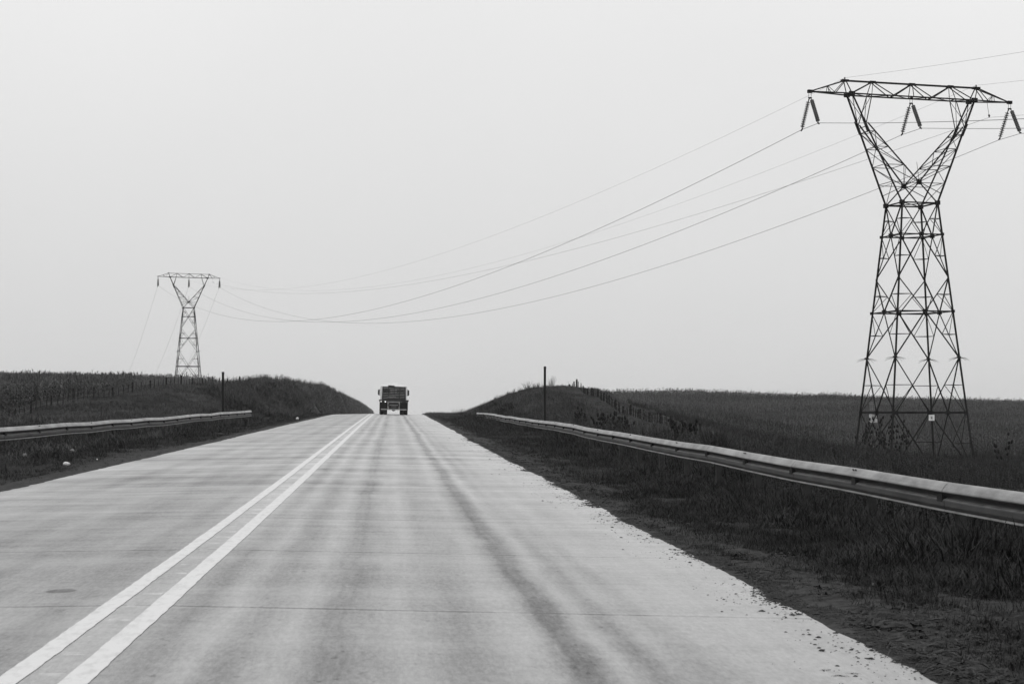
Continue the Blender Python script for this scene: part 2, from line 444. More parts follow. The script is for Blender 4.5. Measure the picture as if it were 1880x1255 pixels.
# ------------------------------------------------------------------ the road
def road_material():
    m = D.materials.new("wet_concrete"); m.use_nodes = True
    nt = m.node_tree; N = nt.nodes; L = nt.links
    b = N["Principled BSDF"]; b.inputs["Specular IOR Level"].default_value = 0.5
    geo = N.new("ShaderNodeNewGeometry"); sep = N.new("ShaderNodeSeparateXYZ"); L.new(geo.outputs["Position"], sep.inputs[0])
    X, Y = sep.outputs[0], sep.outputs[1]
    def math_(op, a, c=None, d=None, clamp=False):
        n = N.new("ShaderNodeMath"); n.operation = op; n.use_clamp = clamp
        for i, v in enumerate((a, c, d)):
            if v is None: continue
            if isinstance(v, (int, float)): n.inputs[i].default_value = v
            else: L.new(v, n.inputs[i])
        return n.outputs[0]
    def noise(stretch, scale, det=4, rough=.6, lo=.3, hi=.7, a=0., c=1.):
        mp = N.new("ShaderNodeMapping"); mp.inputs["Scale"].default_value = stretch; L.new(geo.outputs["Position"], mp.inputs[0])
        nz = N.new("ShaderNodeTexNoise"); nz.inputs["Scale"].default_value = scale; nz.inputs["Detail"].default_value = det
        nz.inputs["Roughness"].default_value = rough; L.new(mp.outputs[0], nz.inputs["Vector"])
        mr = N.new("ShaderNodeMapRange"); mr.inputs["From Min"].default_value = lo; mr.inputs["From Max"].default_value = hi
        mr.inputs["To Min"].default_value = a; mr.inputs["To Max"].default_value = c; L.new(nz.outputs["Fac"], mr.inputs["Value"])
        return mr.outputs[0]
    wob = noise((0, .03, 0), 1.0, 2, .5, .3, .7, -.07, .07)
    wob2 = noise((1.6, .6, 0), 1.0, 3, .6, .3, .7, -.045, .045)
    Xw = math_("ADD", math_("ADD", X, wob), wob2)
    def band(c, w):            # soft lengthwise wheel track
        d = math_("DIVIDE", math_("SUBTRACT", Xw, c), w)
        return math_("POWER", 2.718, math_("MULTIPLY", math_("MULTIPLY", d, d), -1.0))
    patch = noise((.9, .07, 0), 1.0, 5, .65, .36, .64, .5, 1.)
    tracks = math_("MULTIPLY", band(.93, .115), .90)
    for c, w, k in ((1.29, .095, .60), (-.34, .15, .80), (-.83, .13, .66), (.38, .18, .40), (1.52, .08, .34), (-1.24, .10, .60), (-3.0, .25, .55), (-4.4, .25, .5), (-2.15, .16, .5), (-3.7, .2, .3),
                    (.67, .08, -.30), (1.12, .05, -.30), (-.59, .08, -.30), (-1.03, .06, -.25), (.08, .08, -.2), (-.30, .025, .25), (-.40, .02, .2), (.88, .03, .25), (.99, .03, .2)):
        tracks = math_("ADD", tracks, math_("MULTIPLY", math_("MULTIPLY", band(c, w), k), patch))
    # crosswise wet streaks and cloudy mottling
    ahead = math_("DIVIDE", math_("SUBTRACT", Y, 13.0), 22.0, clamp=True)       # streaks fade in with distance along the slab
    streak = math_("MULTIPLY", noise((.11, .55, 0), 1.0, 8, .75, .40, .60), ahead)
    streak2 = math_("MULTIPLY", noise((.22, 2.2, 0), 1.0, 6, .75, .42, .60), math_("ADD", ahead, .06))
    cloud = noise((1.5, .06, 0), 1.0, 6, .65, .34, .66)
    grain = noise((1, .2, 1), 36, 5, .85, .32, .68)
    speck = noise((1, .35, 1), 17, 2, .5, .66, .72)
    col = math_("ADD", .093, math_("MULTIPLY", cloud, .06))
    col = math_("ADD", col, math_("MULTIPLY", streak, .075))
    col = math_("ADD", col, math_("MULTIPLY", streak2, .06))
    blot = noise((2.6, .14, 0), 1.1, 7, .72, .40, .60)
    col = math_("ADD", col, math_("MULTIPLY", blot, .045))
    damp = math_("MULTIPLY", noise((.13, .22, 0), 1.0, 6, .75, .47, .58), ahead)
    col = math_("SUBTRACT", col, math_("MULTIPLY", damp, .055))
    col = math_("ADD", col, math_("MULTIPLY", grain, .13))
    lane = math_("MULTIPLY", math_("SUBTRACT", X, .9), .35, clamp=True)
    col = math_("ADD", col, math_("MULTIPLY", lane, .07))
    other = math_("MULTIPLY", math_("SUBTRACT", -1.7, X), 2.0, clamp=True)
    col = math_("SUBTRACT", col, math_("MULTIPLY", other, .035))
    col = math_("SUBTRACT", col, math_("MULTIPLY", tracks, .115))
    col = math_("SUBTRACT", col, math_("MULTIPLY", math_("MULTIPLY", speck, math_("ADD", .30, tracks)), .09))
    # sawn joints every 4.5 m, a little skew
    js = math_("ADD", math_("SUBTRACT", Y, math_("MULTIPLY", X, -.085)), 4.5 - 11.9 % 4.5)
    jd = math_("PINGPONG", math_("ADD", js, noise((.8, .8, 0), 1.0, 3, .6, .3, .7, -.015, .015)), 2.25)
    jl = math_("LESS_THAN", jd, .034)
    jsoft = math_("SUBTRACT", 1.0, math_("DIVIDE", jd, .16), clamp=True)
    jn = noise((3, .3, 0), 1.0, 4, .7, .3, .6, .35, 1.)
    col = math_("SUBTRACT", col, math_("MULTIPLY", math_("MULTIPLY", jl, jn), .16))
    col = math_("ADD", col, math_("MULTIPLY", jsoft, .03))
    # small dark stain, painted pole reflection and the milled rumble dashes between the centre lines
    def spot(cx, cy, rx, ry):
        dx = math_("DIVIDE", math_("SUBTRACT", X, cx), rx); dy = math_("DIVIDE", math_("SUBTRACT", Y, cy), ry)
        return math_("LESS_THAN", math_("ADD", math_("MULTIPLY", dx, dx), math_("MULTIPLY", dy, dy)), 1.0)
    st = W(115, 12.9)
    col = math_("SUBTRACT", col, math_("MULTIPLY", spot(st.x, st.y, .10, .14), .13))
    for dq_, ds_, ry_ in ((0, -.9, .5), (.01, .3, .35), (-.01, 1.3, .6)):  # marker pole's reflection in the wet slab, painted as dark spots
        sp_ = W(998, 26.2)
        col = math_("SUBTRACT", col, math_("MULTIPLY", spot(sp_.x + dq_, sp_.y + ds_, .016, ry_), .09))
    rd = math_("PINGPONG", Y, .375)
    rx = math_("ABSOLUTE", math_("SUBTRACT", X, -1.62))
    dash = math_("MULTIPLY", math_("LESS_THAN", rd, .055), math_("LESS_THAN", rx, .065))
    col = math_("ADD", col, math_("MULTIPLY", math_("LESS_THAN", rx, .12), .045))
    dk = noise((3, 2.2, 0), 1.0, 3, .6, .45, .62)
    col = math_("ADD", col, math_("MULTIPLY", math_("MULTIPLY", dash, dk), .22))
    # earth washed onto the slab edge
    edge = math_("SUBTRACT", math_("MULTIPLY", X, 1.0), 2.15)
    dirt = math_("MULTIPLY", math_("MULTIPLY", edge, 1.6, clamp=True), noise((2.2, 1.1, 0), 1.6, 7, .75, .52, .72))
    col = math_("SUBTRACT", col, math_("MULTIPLY", dirt, .10))
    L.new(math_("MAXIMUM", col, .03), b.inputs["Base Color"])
    wet = noise((.16, .6, 0), 1.0, 7, .72, .40, .60)
    shoulder = math_("MULTIPLY", math_("SUBTRACT", X, 1.2), .6, clamp=True)
    ro = math_("SUBTRACT", .55, math_("MULTIPLY", wet, .20))
    ro = math_("SUBTRACT", ro, math_("MULTIPLY", shoulder, .10))
    ro = math_("SUBTRACT", ro, math_("MULTIPLY", streak, .05))
    ro = math_("ADD", ro, math_("MULTIPLY", tracks, .10))
    L.new(ro, b.inputs["Roughness"])
    bp = N.new("ShaderNodeBump"); bp.inputs["Strength"].default_value = .25; bp.inputs["Distance"].default_value = .004
    L.new(grain, bp.inputs["Height"]); L.new(bp.outputs[0], b.inputs["Normal"])
    return m


rs = np.concatenate([np.arange(-60, 8, 2), np.arange(8, 240, .5), np.arange(240, 1000, 6)])
rq_t = np.array([0, .25, .5, .75, .9, 1.0])
rows = []
for s in rs:
    a, c, b_ = float(q_left(s)), float(q_crown(s)), float(q_right(s))
    rows.append(np.concatenate([a + (c - a) * rq_t, c + (b_ + .12 - c) * rq_t[1:]]))
RQ = np.array(rows); RSg = np.repeat(rs[:, None], RQ.shape[1], 1)
RZ = road_z(RQ, RSg)
ix = np.arange(RQ.size).reshape(RQ.shape)
fr = np.stack([ix[:-1, :-1].ravel(), ix[:-1, 1:].ravel(), ix[1:, 1:].ravel(), ix[1:, :-1].ravel()], 1)
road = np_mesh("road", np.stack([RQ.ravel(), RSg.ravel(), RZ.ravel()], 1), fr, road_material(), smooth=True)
tag(road, kind="structure")

line_mat = material("road_paint", .40, .51, 14.0, .5, .35, coord="World", contrast=(.32, .52), detail=10, stretch=(1, .35, 1))
mb = MB()
for lo, hi in ((-.222, -.097), (.092, .225)):
    base = len(mb.v)
    for s in np.concatenate([np.arange(-40, 6, 2), np.arange(6, 45, .06), np.arange(45, 240, .5), np.arange(240, 400, 5)]):
        s = float(s); c = float(q_crown(s))
        ja = .003 * float(vnoise(s * .9, lo * 50)) + .004 * float(vnoise(s * 8.3, lo * 50)); jb = .003 * float(vnoise(s * 1.0, hi * 50 + 7)) + .004 * float(vnoise(s * 8.7, hi * 50 + 7))
        qa, qb = c + lo + ja, c + hi + jb
        mb.v.append((qa, s, float(road_z(qa, s)) + .004)); mb.v.append((qb, s, float(road_z(qb, s)) + .004))
    n = (len(mb.v) - base) // 2
    for i in range(n - 1):
        k = base + 2 * i
        mb.f.append((k, k + 1, k + 3, k + 2))
tag(mb.build("road_marking", line_mat), kind="structure")


# ------------------------------------------------------------------ pylons
def disc_string(mbd, a, b, n=12, rad=.155):
    """a string of insulator discs from a to b"""
    a, b = Vector(a), Vector(b)
    d = (b - a); ln = d.length; d.normalize()
    pts, rr = [a], [.03]
    for i in range(n):
        t0 = ln * (.06 + .88 * i / n); st_ = ln * .88 / n
        pts += [a + d * t0, a + d * (t0 + st_ * .34), a + d * (t0 + st_ * .42), a + d * (t0 + st_ * .56), a + d * (t0 + st_ * .62)]
        rr += [.04, .05, rad, rad * .95, .04]
    pts.append(b); rr.append(.03)
    mbd.tube(pts, rr, 10)


SHEAR = .0135
def children_of(o): return [c for c in D.objects if c.parent == o]


def make_pylon():
    root = empty("lattice_pylon")
    hw = lambda z: 0.5 * np.interp(z, [-1.0, 0, 4.4, 8.37, 11.7, 14.17, 17.3, 19.6], [6.75, 6.55, 5.62, 4.94, 4.36, 3.88, 3.27, 2.78])
    corner = lambda sx, sy, z: Vector((sx * hw(z), sy * hw(z), z))
    CN = [(-1, -1), (1, -1), (1, 1), (-1, 1)]
    for sx, sy in CN:
        m = MB(); m.bar(corner(sx, sy, -1.0), corner(sx, sy, 19.6), .135, .05)
        m.build("leg", M["steel_tower"], root)
    # belts
    for z, w in ((4.4, .15), (11.7, .085), (17.3, .08), (19.6, .10)):
        m = MB()
        for i in range(4):
            a, b = corner(*CN[i], z), corner(*CN[(i + 1) % 4], z)
            m.bar(a, b, w)
            if z < 19: 
                mid = (a + b) / 2; nx = (corner(*CN[(i + 1) % 4], z) + corner(*CN[(i + 2) % 4], z)) / 2
                m.bar(mid, nx, w * .7)
                m.box(mid, (.26, .26, .26))
            m.box(a, (.30, .30, .30) if z > 19 else (.2, .2, .2))
        if z > 19: m.bar(corner(-1, -1, z), corner(1, 1, z), .06); m.bar(corner(1, -1, z), corner(-1, 1, z), .06)
        m.build("belt", M["steel_tower"], root)
    # face bracing, panel by panel
    panels = [(19.6, 17.3, 0), (14.17, 17.3, 1), (14.17, 11.7, 0), (8.37, 11.7, 1), (8.37, 4.4, 0), (0.0, 4.4, 1)]
    for zc, zm, flip in panels:
        m = MB()
        for i in range(4):
            ca_, cb_ = CN[i], CN[(i + 1) % 4]
            mid = (corner(*ca_, zm) + corner(*cb_, zm)) / 2
            for c in (ca_, cb_):
                P0 = corner(*c, zc)
                m.bar(P0, mid, .078)
                zh = (zc + zm) / 2
                dp = (P0 + mid) / 2; lp = corner(*c, zh)
                m.bar(dp, lp, .045)
                m.bar(dp, corner(*c, zm), .042)
            # across the corner at half height
        for i in range(4):
            c = CN[i]; zh = (zc + zm) / 2
            da = (corner(*c, zc) + (corner(*c, zm) + corner(*CN[(i + 1) % 4], zm)) / 2) / 2
            db = (corner(*c, zc) + (corner(*c, zm) + corner(*CN[i - 1], zm)) / 2) / 2
            m.bar(da, db, .04)
        if zm == 4.4 and zc < 1:
            for i in range(4):
                a, b = corner(*CN[i], 2.45), corner(*CN[(i + 1) % 4], 2.45)
        m.build("bracing", M["steel_tower"], root)
    # anti climbing spikes
    for sx, sy in CN:
        m = MB(); p = corner(sx, sy, 8.37)
        m.box(p, (.24, .24, .14))
        for k in range(9):
            an = k * .7 + sx
            q = p + Vector((math.cos(an) * .75, math.sin(an) * .75, -.12 + .08 * math.sin(k * 2.3)))
            m.tube([p, p.lerp(q, .6), q + Vector((0, 0, -.08))], [.014, .012, .008], 4)
        m.build("climbing_guard", M["steel_tower"], root)
    # the Y: two cages rising from the waist
    ZA = 27.45                                  # bottom of the cross arm
    for sx in (-1, 1):
        m = MB()
        def outer(t, sy): return Vector((sx * (1.39 + 3.45 * t), sy * (1.39 - .92 * t), 19.6 + (ZA - 19.6) * t))
        crotch = lambda sy: Vector((0, sy * 1.28, 21.1))
        te = .72
        elbow = lambda sy: outer(te, sy)
        def inner(t, sy): return crotch(sy).lerp(elbow(sy) + Vector((-sx * .12, 0, .1)), t)
        tin = lambda z: (z - 21.1) / (elbow(1).z + .1 - 21.1)
        tout = lambda z: (z - 19.6) / (ZA - 19.6)
        lv = [21.1, 22.35, 23.65, 24.75]
        for sy in (-1, 1):
            m.bar(outer(0, sy), outer(1, sy), .105, .045)
            m.bar(crotch(sy), inner(1, sy), .085, .04)
            m.bar(crotch(sy), corner(-sx, sy, 19.6), .085, .04)          # crosses below the crotch
            for k, z in enumerate(lv):
                if k: m.bar(outer(tout(z), sy), inner(tin(z), sy), .05)
                if k: m.bar(outer(tout(z), sy), inner(tin(lv[k - 1]), sy), .05)
            m.bar(outer(tout(20.3), sy), crotch(sy), .045)
            # above the elbow
            m.bar(elbow(sy), Vector((sx * 3.3, sy * .47, ZA)), .07)
            m.box(elbow(sy) + Vector((0, 0, -.1)), (.20, .08, 1.0), Matrix.Rotation(sx * .40, 3, 'Y'))
            m.bar(elbow(sy) + Vector((sx * .1, 0, .35)), Vector((sx * 3.3, -sy * .47, ZA)), .04)
            m.bar(elbow(sy), outer(1, -sy), .045)
        for z in (24.75, 25.1):
            m.bar(outer(tout(z), -1), outer(tout(z), 1), .045)
        zz = [19.6] + lv
        for k in range(4):
            s1 = 1 if k % 2 else -1
            m.bar(outer(tout(zz[k]), -s1), outer(tout(zz[k + 1]), s1), .045)
            if k: m.bar(outer(tout(zz[k]), -1), outer(tout(zz[k]), 1), .04)
        for k in range(3):
            s1 = 1 if k % 2 else -1
            m.bar(inner(tin(lv[k]), -s1), inner(tin(lv[k + 1]), s1), .045)
            m.bar(inner(tin(lv[k + 1]), -1), inner(tin(lv[k + 1]), 1), .04)
        m.build("cage", M["steel_tower"], root)
    m = MB()
    for sy in (-1, 1):
        m.box((0, sy * 1.28, 21.1), (.36, .14, .36))
        m.bar((-1.9, sy * 1.24, 21.05), (1.9, sy * 1.24, 21.05), .05)
        m.bar((0, sy * 1.28, 21.1), (0, sy * .9, 22.6), .03)
    m.build("gusset", M["steel_tower"], root)
    # cross arm
    TIP = 7.9; Y0 = .47; Y1 = .17
    top_x = [-5.2, -3.08, 0.02, 3.08, 5.2]; ZT = ZA + .98
    bot_x = [-4.84, -3.3, -1.5, 0, 1.5, 3.3, 4.84]
    m = MB()
    tips = {sx: Vector((sx * TIP, 0, ZA + .05)) for sx in (-1, 1)}
    for sy in (-1, 1):
        m.bar((-4.84, sy * Y0, ZA), (4.84, sy * Y0, ZA), .10, .045)
        m.bar((-5.2, sy * Y1, ZT), (5.2, sy * Y1, ZT), .075)
        for sx in (-1, 1):
            m.bar((sx * 4.84, sy * Y0, ZA), tips[sx], .09, .045)
            m.bar((sx * 5.2, sy * Y1, ZT), tips[sx], .085)
            m.bar((sx * 6.55, sy * .23, ZA), (sx * 6.55, sy * .09, ZA + .52), .045)
            m.bar((sx * 6.05, sy * .31, ZA), (sx * 5.2, sy * Y1, ZT), .05)
            m.bar((sx * 6.05, sy * .31, ZA), (sx * 6.55, sy * .09, ZA + .52), .04)
            m.bar((sx * 5.2, sy * Y1, ZT), (sx * 4.84, sy * Y0, ZA), .07)
        for tx, bl in ((-3.08, (-4.84, -3.3, -1.5)), (0.02, (-1.5, 0, 1.5)), (3.08, (1.5, 3.3, 4.84)), (-5.2, (-4.84,)), (5.2, (4.84,))):
            for bx in bl:
                w = .075 if abs(bx - tx) > .6 else .045
                m.bar((tx, sy * Y1, ZT), (bx, sy * Y0, ZA), w)
    for k in range(len(bot_x) - 1):
        s1 = 1 if k % 2 else -1
        m.bar((bot_x[k], s1 * Y0, ZA), (bot_x[k + 1], -s1 * Y0, ZA), .05)
    for bx in bot_x: m.bar((bx, -Y0, ZA), (bx, Y0, ZA), .06)
    for tx in top_x:
        m.box((tx, 0, ZT), (.45 if abs(tx) < 4 else .5, .42, .13))
    for sx in (-1, 1):
        m.box(tips[sx], (.34, .26, .22))
        for sy in (-1, 1): m.box((sx * 4.84, sy * Y0, ZA), (.42, .16, .30))
        m.tube([(sx * 5.2, 0, ZT), (sx * 5.2, 0, ZT + .24)], .05, 6)
    m.build("crossarm", M["steel_tower"], root)
    # phases: a hanger, a yoke and two strings spread along the line
    for px in (-TIP, 0, TIP):
        m = MB()
        zt = ZA - .05; zy = ZA - .42
        m.tube([(px - .1, 0, zt), (px - .09, 0, zy)], .016, 4); m.tube([(px + .1, 0, zt), (px + .09, 0, zy)], .016, 4)
        m.tube([(px, -.24, zy - .12), (px, -.1, zy), (px, .1, zy), (px, .24, zy - .12)], .05, 6)
        m.box((px, 0, zt + .02), (.3, .08, .06)); m.box((px, 0, zy), (.26, .12, .07))
        m.build("string_hanger", M["steel_tower"], root)
        for sy in (-1, 1):
            m = MB(); m.tube([(px, sy * 1.45, zy - 2.0), (px, sy * 1.70, zy - 2.10)], .055, 6)
            m.build("wire_clamp", M["steel_tower"], root)
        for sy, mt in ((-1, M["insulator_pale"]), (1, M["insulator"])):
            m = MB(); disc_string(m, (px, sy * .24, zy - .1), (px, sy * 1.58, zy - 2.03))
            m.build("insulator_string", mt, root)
    # small pilot-wire bracket
    m = MB()
    m.tube([(6.1, 0, ZA), (6.1, 0, ZA - .25), (6.22, 0, ZA - .9)], .016, 4)
    m.tube([(6.22, 0, ZA - .9), (6.24, 0, ZA - 1.02), (6.25, 0, ZA - 1.14)], [.03, .09, .03], 6)
    m.build("wire_bracket", M["steel_tower"], root)
    # the cross arm hangs a touch low on one side, as loaded
    for ch in children_of(root):
        for v in ch.data.vertices:
            v.co.x += .0045 * max(v.co.z - 4.4, 0)
            v.co.z -= SHEAR * v.co.x * min(max((v.co.z - 24.2) / 1.2, 0), 1)
    return root, dict(ZA=ZA, ZT=ZT, TIP=TIP, corner=corner)


def copy_tree(o, parent=None):
    c = o.copy(); COL.objects.link(c)
    if parent: c.parent = parent
    for ch in children_of(o): copy_tree(ch, c)
    return c


TH = R(13.0)
pyl, PI = make_pylon()
D_N, D_F = 135.0, 480.0
base_n = W(1675, D_N, -4.4)
pyl.location = base_n
pyl.rotation_euler = (0, 0, TH - YAW)
tag(pyl, "dark steel lattice pylon with square sign plates standing beyond the roadside barrier", "pylon", "lattice pylons of the power line")
far = copy_tree(pyl)
base_f = W(344.5, D_F, 7.55)
far.location = base_f
far.rotation_euler = (0, 0, R(15.0) - YAW)
tag(far, "pale distant lattice pylon rising behind the field fence", "pylon", "lattice pylons of the power line")


def plate(size, z, sx, sy, off_, marks):
    c = PI["corner"]
    m = MB(); m.box((0, 0, 0), (size, .02, size))
    o = m.build("sign_plate", M["plate"], pyl)
    o.location = off_
    o.rotation_euler = (0, 0, -.12)
    k = MB()
    for (x, y, w, h) in marks: k.box((x * size, -.014, y * size), (w * size, .006, h * size))
    t = k.build("lettering", M["plate_mark"], o)
    return o


rr_ = random.Random(4)
marks = []
for r_ in range(5):
    x = -.40
    while x < .38:
        w = rr_.choice((.04, .06, .09, .12))
        if rr_.random() < .75: marks.append((x + w / 2, .36 - r_ * .17, w, rr_.choice((.05, .09, .13))))
        x += w + .05
c = PI["corner"]
lp = c(-1, -1, 4.4).lerp(c(-1, 1, 4.4), .62)
plate(.60, 3.9, -1, -1, lp + Vector((0, -.12, -.42)), marks)
rp = c(1, -1, 4.4)
plate(.42, 3.95, 1, -1, c(-1, -1, 4.4).lerp(c(1, -1, 4.4), .52) + Vector((0, -.10, -.36)), [(-.02, .18, .36, .07), (.0, -.02, .28, .20), (0, -.26, .40, .06)])
m = MB()
for k in range(5): m.bar((-.24, 0, -.3 + k * .15), (.24, 0, -.3 + k * .15), .02)
for k in range(4): m.bar((-.24 + k * .16, 0, -.3), (-.24 + k * .16, 0, .3), .02)
o = m.build("wire_grille", M["bar_grey"], pyl); o.location = lp + Vector((0, -.1, .45))


# ------------------------------------------------------------------ wires
def xf(o, p):
    return Matrix.Translation(o.location) @ o.rotation_euler.to_matrix().to_4x4() @ Vector((p[0] + .1, p[1], p[2] - SHEAR * p[0]))


def wire(a, b, sag, rad, label, n=70, extra=None, cat="power line", group=None, name="overhead_wire"):
    a, b = Vector(a), Vector(b)
    pts = []
    if extra: pts.append(Vector(extra))
    for i in range(n + 1):
        t = (i / n)
        p = a.lerp(b, t); p.z -= 4 * sag * t * (1 - t); pts.append(p)
    m = MB(); m.tube(pts, rad, 5)
    return tag(m.build(name, M["wire"], None, True), label, cat, group)


ZA, ZT, TIP = PI["ZA"], PI["ZT"], PI["TIP"]
zc = ZA - .42 - 2.08
cond = {-TIP: "left", 0: "middle", TIP: "right"}
SAG = {"cond": (11.5, 11.4, 11.4), "ew": (9.2, 9.0), "pilot": 7.0}
RC, RW = .018, .0078
far2 = [W(150, 820, -4), W(190, 820, -3), W(230, 820, -2)]
dirp = Vector((math.sin(TH - YAW + R(2)), -math.cos(TH - YAW + R(2)), 0))
base_p = base_n + dirp * 350 + Vector((0, 0, 2.0))
GW = "wires strung between the two pylons"; GR = "wires leaving the large pylon out of the picture"; GF = "wires descending beyond the distant pylon"
for i, px in enumerate((-TIP, 0, TIP)):
    nm = ["the left tip of the large crossarm", "the middle insulators of the large crossarm", "the right tip of the large crossarm"][i]
    wire(xf(pyl, (px, 1.65, zc)), xf(far, (px, -1.65, zc)), SAG["cond"][i], RC, "thick sagging conductor wire to the distant pylon from " + nm, extra=xf(pyl, (px, -1.65, zc)), group=GW)
    a = xf(pyl, (px, -1.65, zc))
    b = base_p + Matrix.Rotation(TH - YAW, 3, 'Z') @ Vector((px, 1.65, zc))
    wire(a, b, 14.0, RC, "thick conductor wire leaving to the right from " + nm, group=GR)
    wire(xf(far, (px, 1.65, zc)), far2[i] + Vector((0, 0, 0)), 14, RC, "faint wire descending to the field from the distant pylon, " + ["leftmost of three", "middle of three", "rightmost of three"][i], extra=xf(far, (px, -1.65, zc)), group=GF)
for i, px in enumerate((-5.2, 5.2)):
    nm = ("left", "right")[i] + " peak of the large crossarm"
    wire(xf(pyl, (px, 0, ZT + .2)), xf(far, (px, 0, ZT + .2)), SAG["ew"][i], RW, "hair-thin pale earth wire to the distant pylon from the " + nm, group=GW)
    b = base_p + Matrix.Rotation(TH - YAW, 3, 'Z') @ Vector((px, 0, ZT))
    wire(xf(pyl, (px, 0, ZT + .2)), b, 11.0, RW, "hair-thin pale earth wire leaving to the right from the " + nm, group=GR)
wire(xf(pyl, (6.25, 0, ZA - 1.15)), xf(far, (6.25, 0, ZA - 1.15)), SAG["pilot"], .012, "thin grey pilot wire to the distant pylon hung from the bracket under the crossarm", group=GW)
wire(xf(pyl, (6.25, 0, ZA - 1.15)), base_p + Matrix.Rotation(TH - YAW, 3, 'Z') @ Vector((6.25, 0, ZA - 1.15)), 11, .010, "thin grey pilot wire leaving to the right from the bracket under the crossarm", group=GR)

# ------------------------------------------------------------------ crash barriers
PROF_OLD = [(0.0, .318), (.012, .312), (.030, .296), (.055, .268), (.080, .236), (.086, .222), (.082, .206), (.050, .180), (.012, .165),
        (.006, .150), (.014, .140), (.050, .125), (.074, .112), (.080, .098), (.078, .060), (.070, .044), (.034, .022), (.020, .010), (.034, .000), (.040, -.006)]


PROF = [(0.0, .318), (.014, .313), (.036, .298), (.062, .270), (.086, .236), (.092, .222), (.090, .212),      # upper roll, facing the sky
        (.070, .196), (.030, .172), (.010, .160), (.008, .148), (.014, .140), (.046, .128), (.060, .120),
        (.064, .110), (.066, .060), (.060, .040), (.046, .024), (.044, .016), (.062, .006), (.068, .000), (.066, -.006)]
SKYLIT = set(range(0, 6))  # sky-facing faces keep the lighter, lit tone
HIGHLIGHT = {11, 12, 18, 19, 20}  # lower crest slope and lip, painted as thin highlights


def rail_line(pts):
    xs = np.array([p[0] for p in pts]); q = np.array([p[1] for p in pts]); t = np.array([p[2] for p in pts])
    return lambda s: (float(np.interp(s, xs, q)), float(np.interp(s, xs, t)))


def guardrail(fn, s0, s1, side, label, start_phase):
    root = empty("guardrail", (fn(s0)[0], s0, 0))
    inv = Vector((-fn(s0)[0], -s0, 0))
    jr = random.Random(int(s1))
    posts = np.arange(start_phase, s1 + .1, 3.81)
    posts = posts[posts >= s0]
    jit = {i: (jr.uniform(-.018, .018), jr.uniform(-.02, .02)) for i in range(len(posts) + 2)}
    def line(s):
        q, z = fn(s)
        k = (s - posts[0]) / 3.81; i = int(math.floor(k)); f = k - i
        a = jit.get(i, (0, 0)); b = jit.get(i + 1, (0, 0))
        return q + a[0] * (1 - f) + b[0] * f, z + (a[1] * (1 - f) + b[1] * f)
    for i in range(len(posts) - 1):
        a, b = posts[i], posts[i + 1]
        m = MB(); n = 5
        st = [a - (.16 if i else 0) + (b - a + (.16 if i else 0)) * k / (n - 1) for k in range(n)]
        lift = (.005 if i % 2 else 0) + jr.uniform(-.002, .002)
        def pt(k, d, h):
            q, z = line(st[k])
            return Vector((q - side * (d + lift), st[k], z - .318 + h)) + inv
        m.sweep(PROF, pt, n)
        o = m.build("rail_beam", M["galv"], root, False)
        o.data.materials.append(M["galv_shade_grime"]); o.data.materials.append(M["galv_highlight"])
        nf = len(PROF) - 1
        o.data.polygons.foreach_set("material_index", [0 if (k % nf) in SKYLIT else 2 if (k % nf) in HIGHLIGHT else 1 for k in range(len(m.f))])
        md = o.modifiers.new("sheet", "SOLIDIFY"); md.thickness = .006; md.offset = 0
    for i, s in enumerate(posts):
        q, z = line(s)
        zg = float(land_z(q + side * .1, s)) - .3
        m = MB()
        m.box(Vector((q + side * .17, s, (z - .03 + zg) / 2)) + inv, (.10, .13, z - .03 - zg))
        m.box(Vector((q + side * .07, s, z - .16)) + inv, (.12, .12, .26))
        p = m.build("post", M["galv_dark"], root)
        m = MB()
        m.box(Vector((q - side * .040, s, z - .165)) + inv, (.075, .20, .105))
        if i % 2 == 0:
            for ds in (-.07, .07):
                m.box(Vector((q - side * .047, s + ds, z - .030)) + inv, (.05, .045, .012), Matrix.Rotation(side * .9, 3, 'Y'))
        m.build("bolt_plate", M["hole"], p).parent = p
    # rounded end piece
    q, z = line(posts[-1])
    m = MB()
    m.tube([Vector((q + side * .02, posts[-1] + .02, z - .33)) + inv, Vector((q + side * .02, posts[-1] + .02, z + .01)) + inv], .08, 8)
    m.build("end_cap", M["galv"], root)
    tag(root, label, "guardrail", "roadside crash barriers")
    return root


RRAIL = rail_line([(-20, 6.35, EYE - .80), (12, 6.30, EYE - .80), (16, 6.26, EYE - .785), (20, 6.22, EYE - .765), (24, 6.2, EYE - .74), (28, 6.2, EYE - .715), (32, 6.2, EYE - .685),
                   (38, 6.18, EYE - .64), (46, 6.15, EYE - .575), (54, 6.15, EYE - .515), (59, 6.15, EYE - .44), (66, 6.2, EYE - .37), (74, 6.22, EYE - .34), (90, 6.2, EYE - .24), (103, 6.2, EYE - .165),
                   (113, 6.2, EYE - .07), (120, 6.2, EYE - .035), (138, 6.2, EYE - .0)])
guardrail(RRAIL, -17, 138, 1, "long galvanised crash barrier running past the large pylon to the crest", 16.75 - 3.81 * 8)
LRAIL = rail_line([(-20, -10.3, EYE - .55), (20, -10.1, EYE - .5), (46, -9.75, EYE - .375), (56, -9.5, EYE - .30), (72, -9.1, EYE - .20), (90, -8.65, EYE - .03), (100, -8.4, EYE + .06), (108, -8.2, EYE + .13)])
guardrail(LRAIL, 20, 108.5, -1, "shorter galvanised crash barrier below the fenced field left of the road", 108.2 - 3.81 * 23)

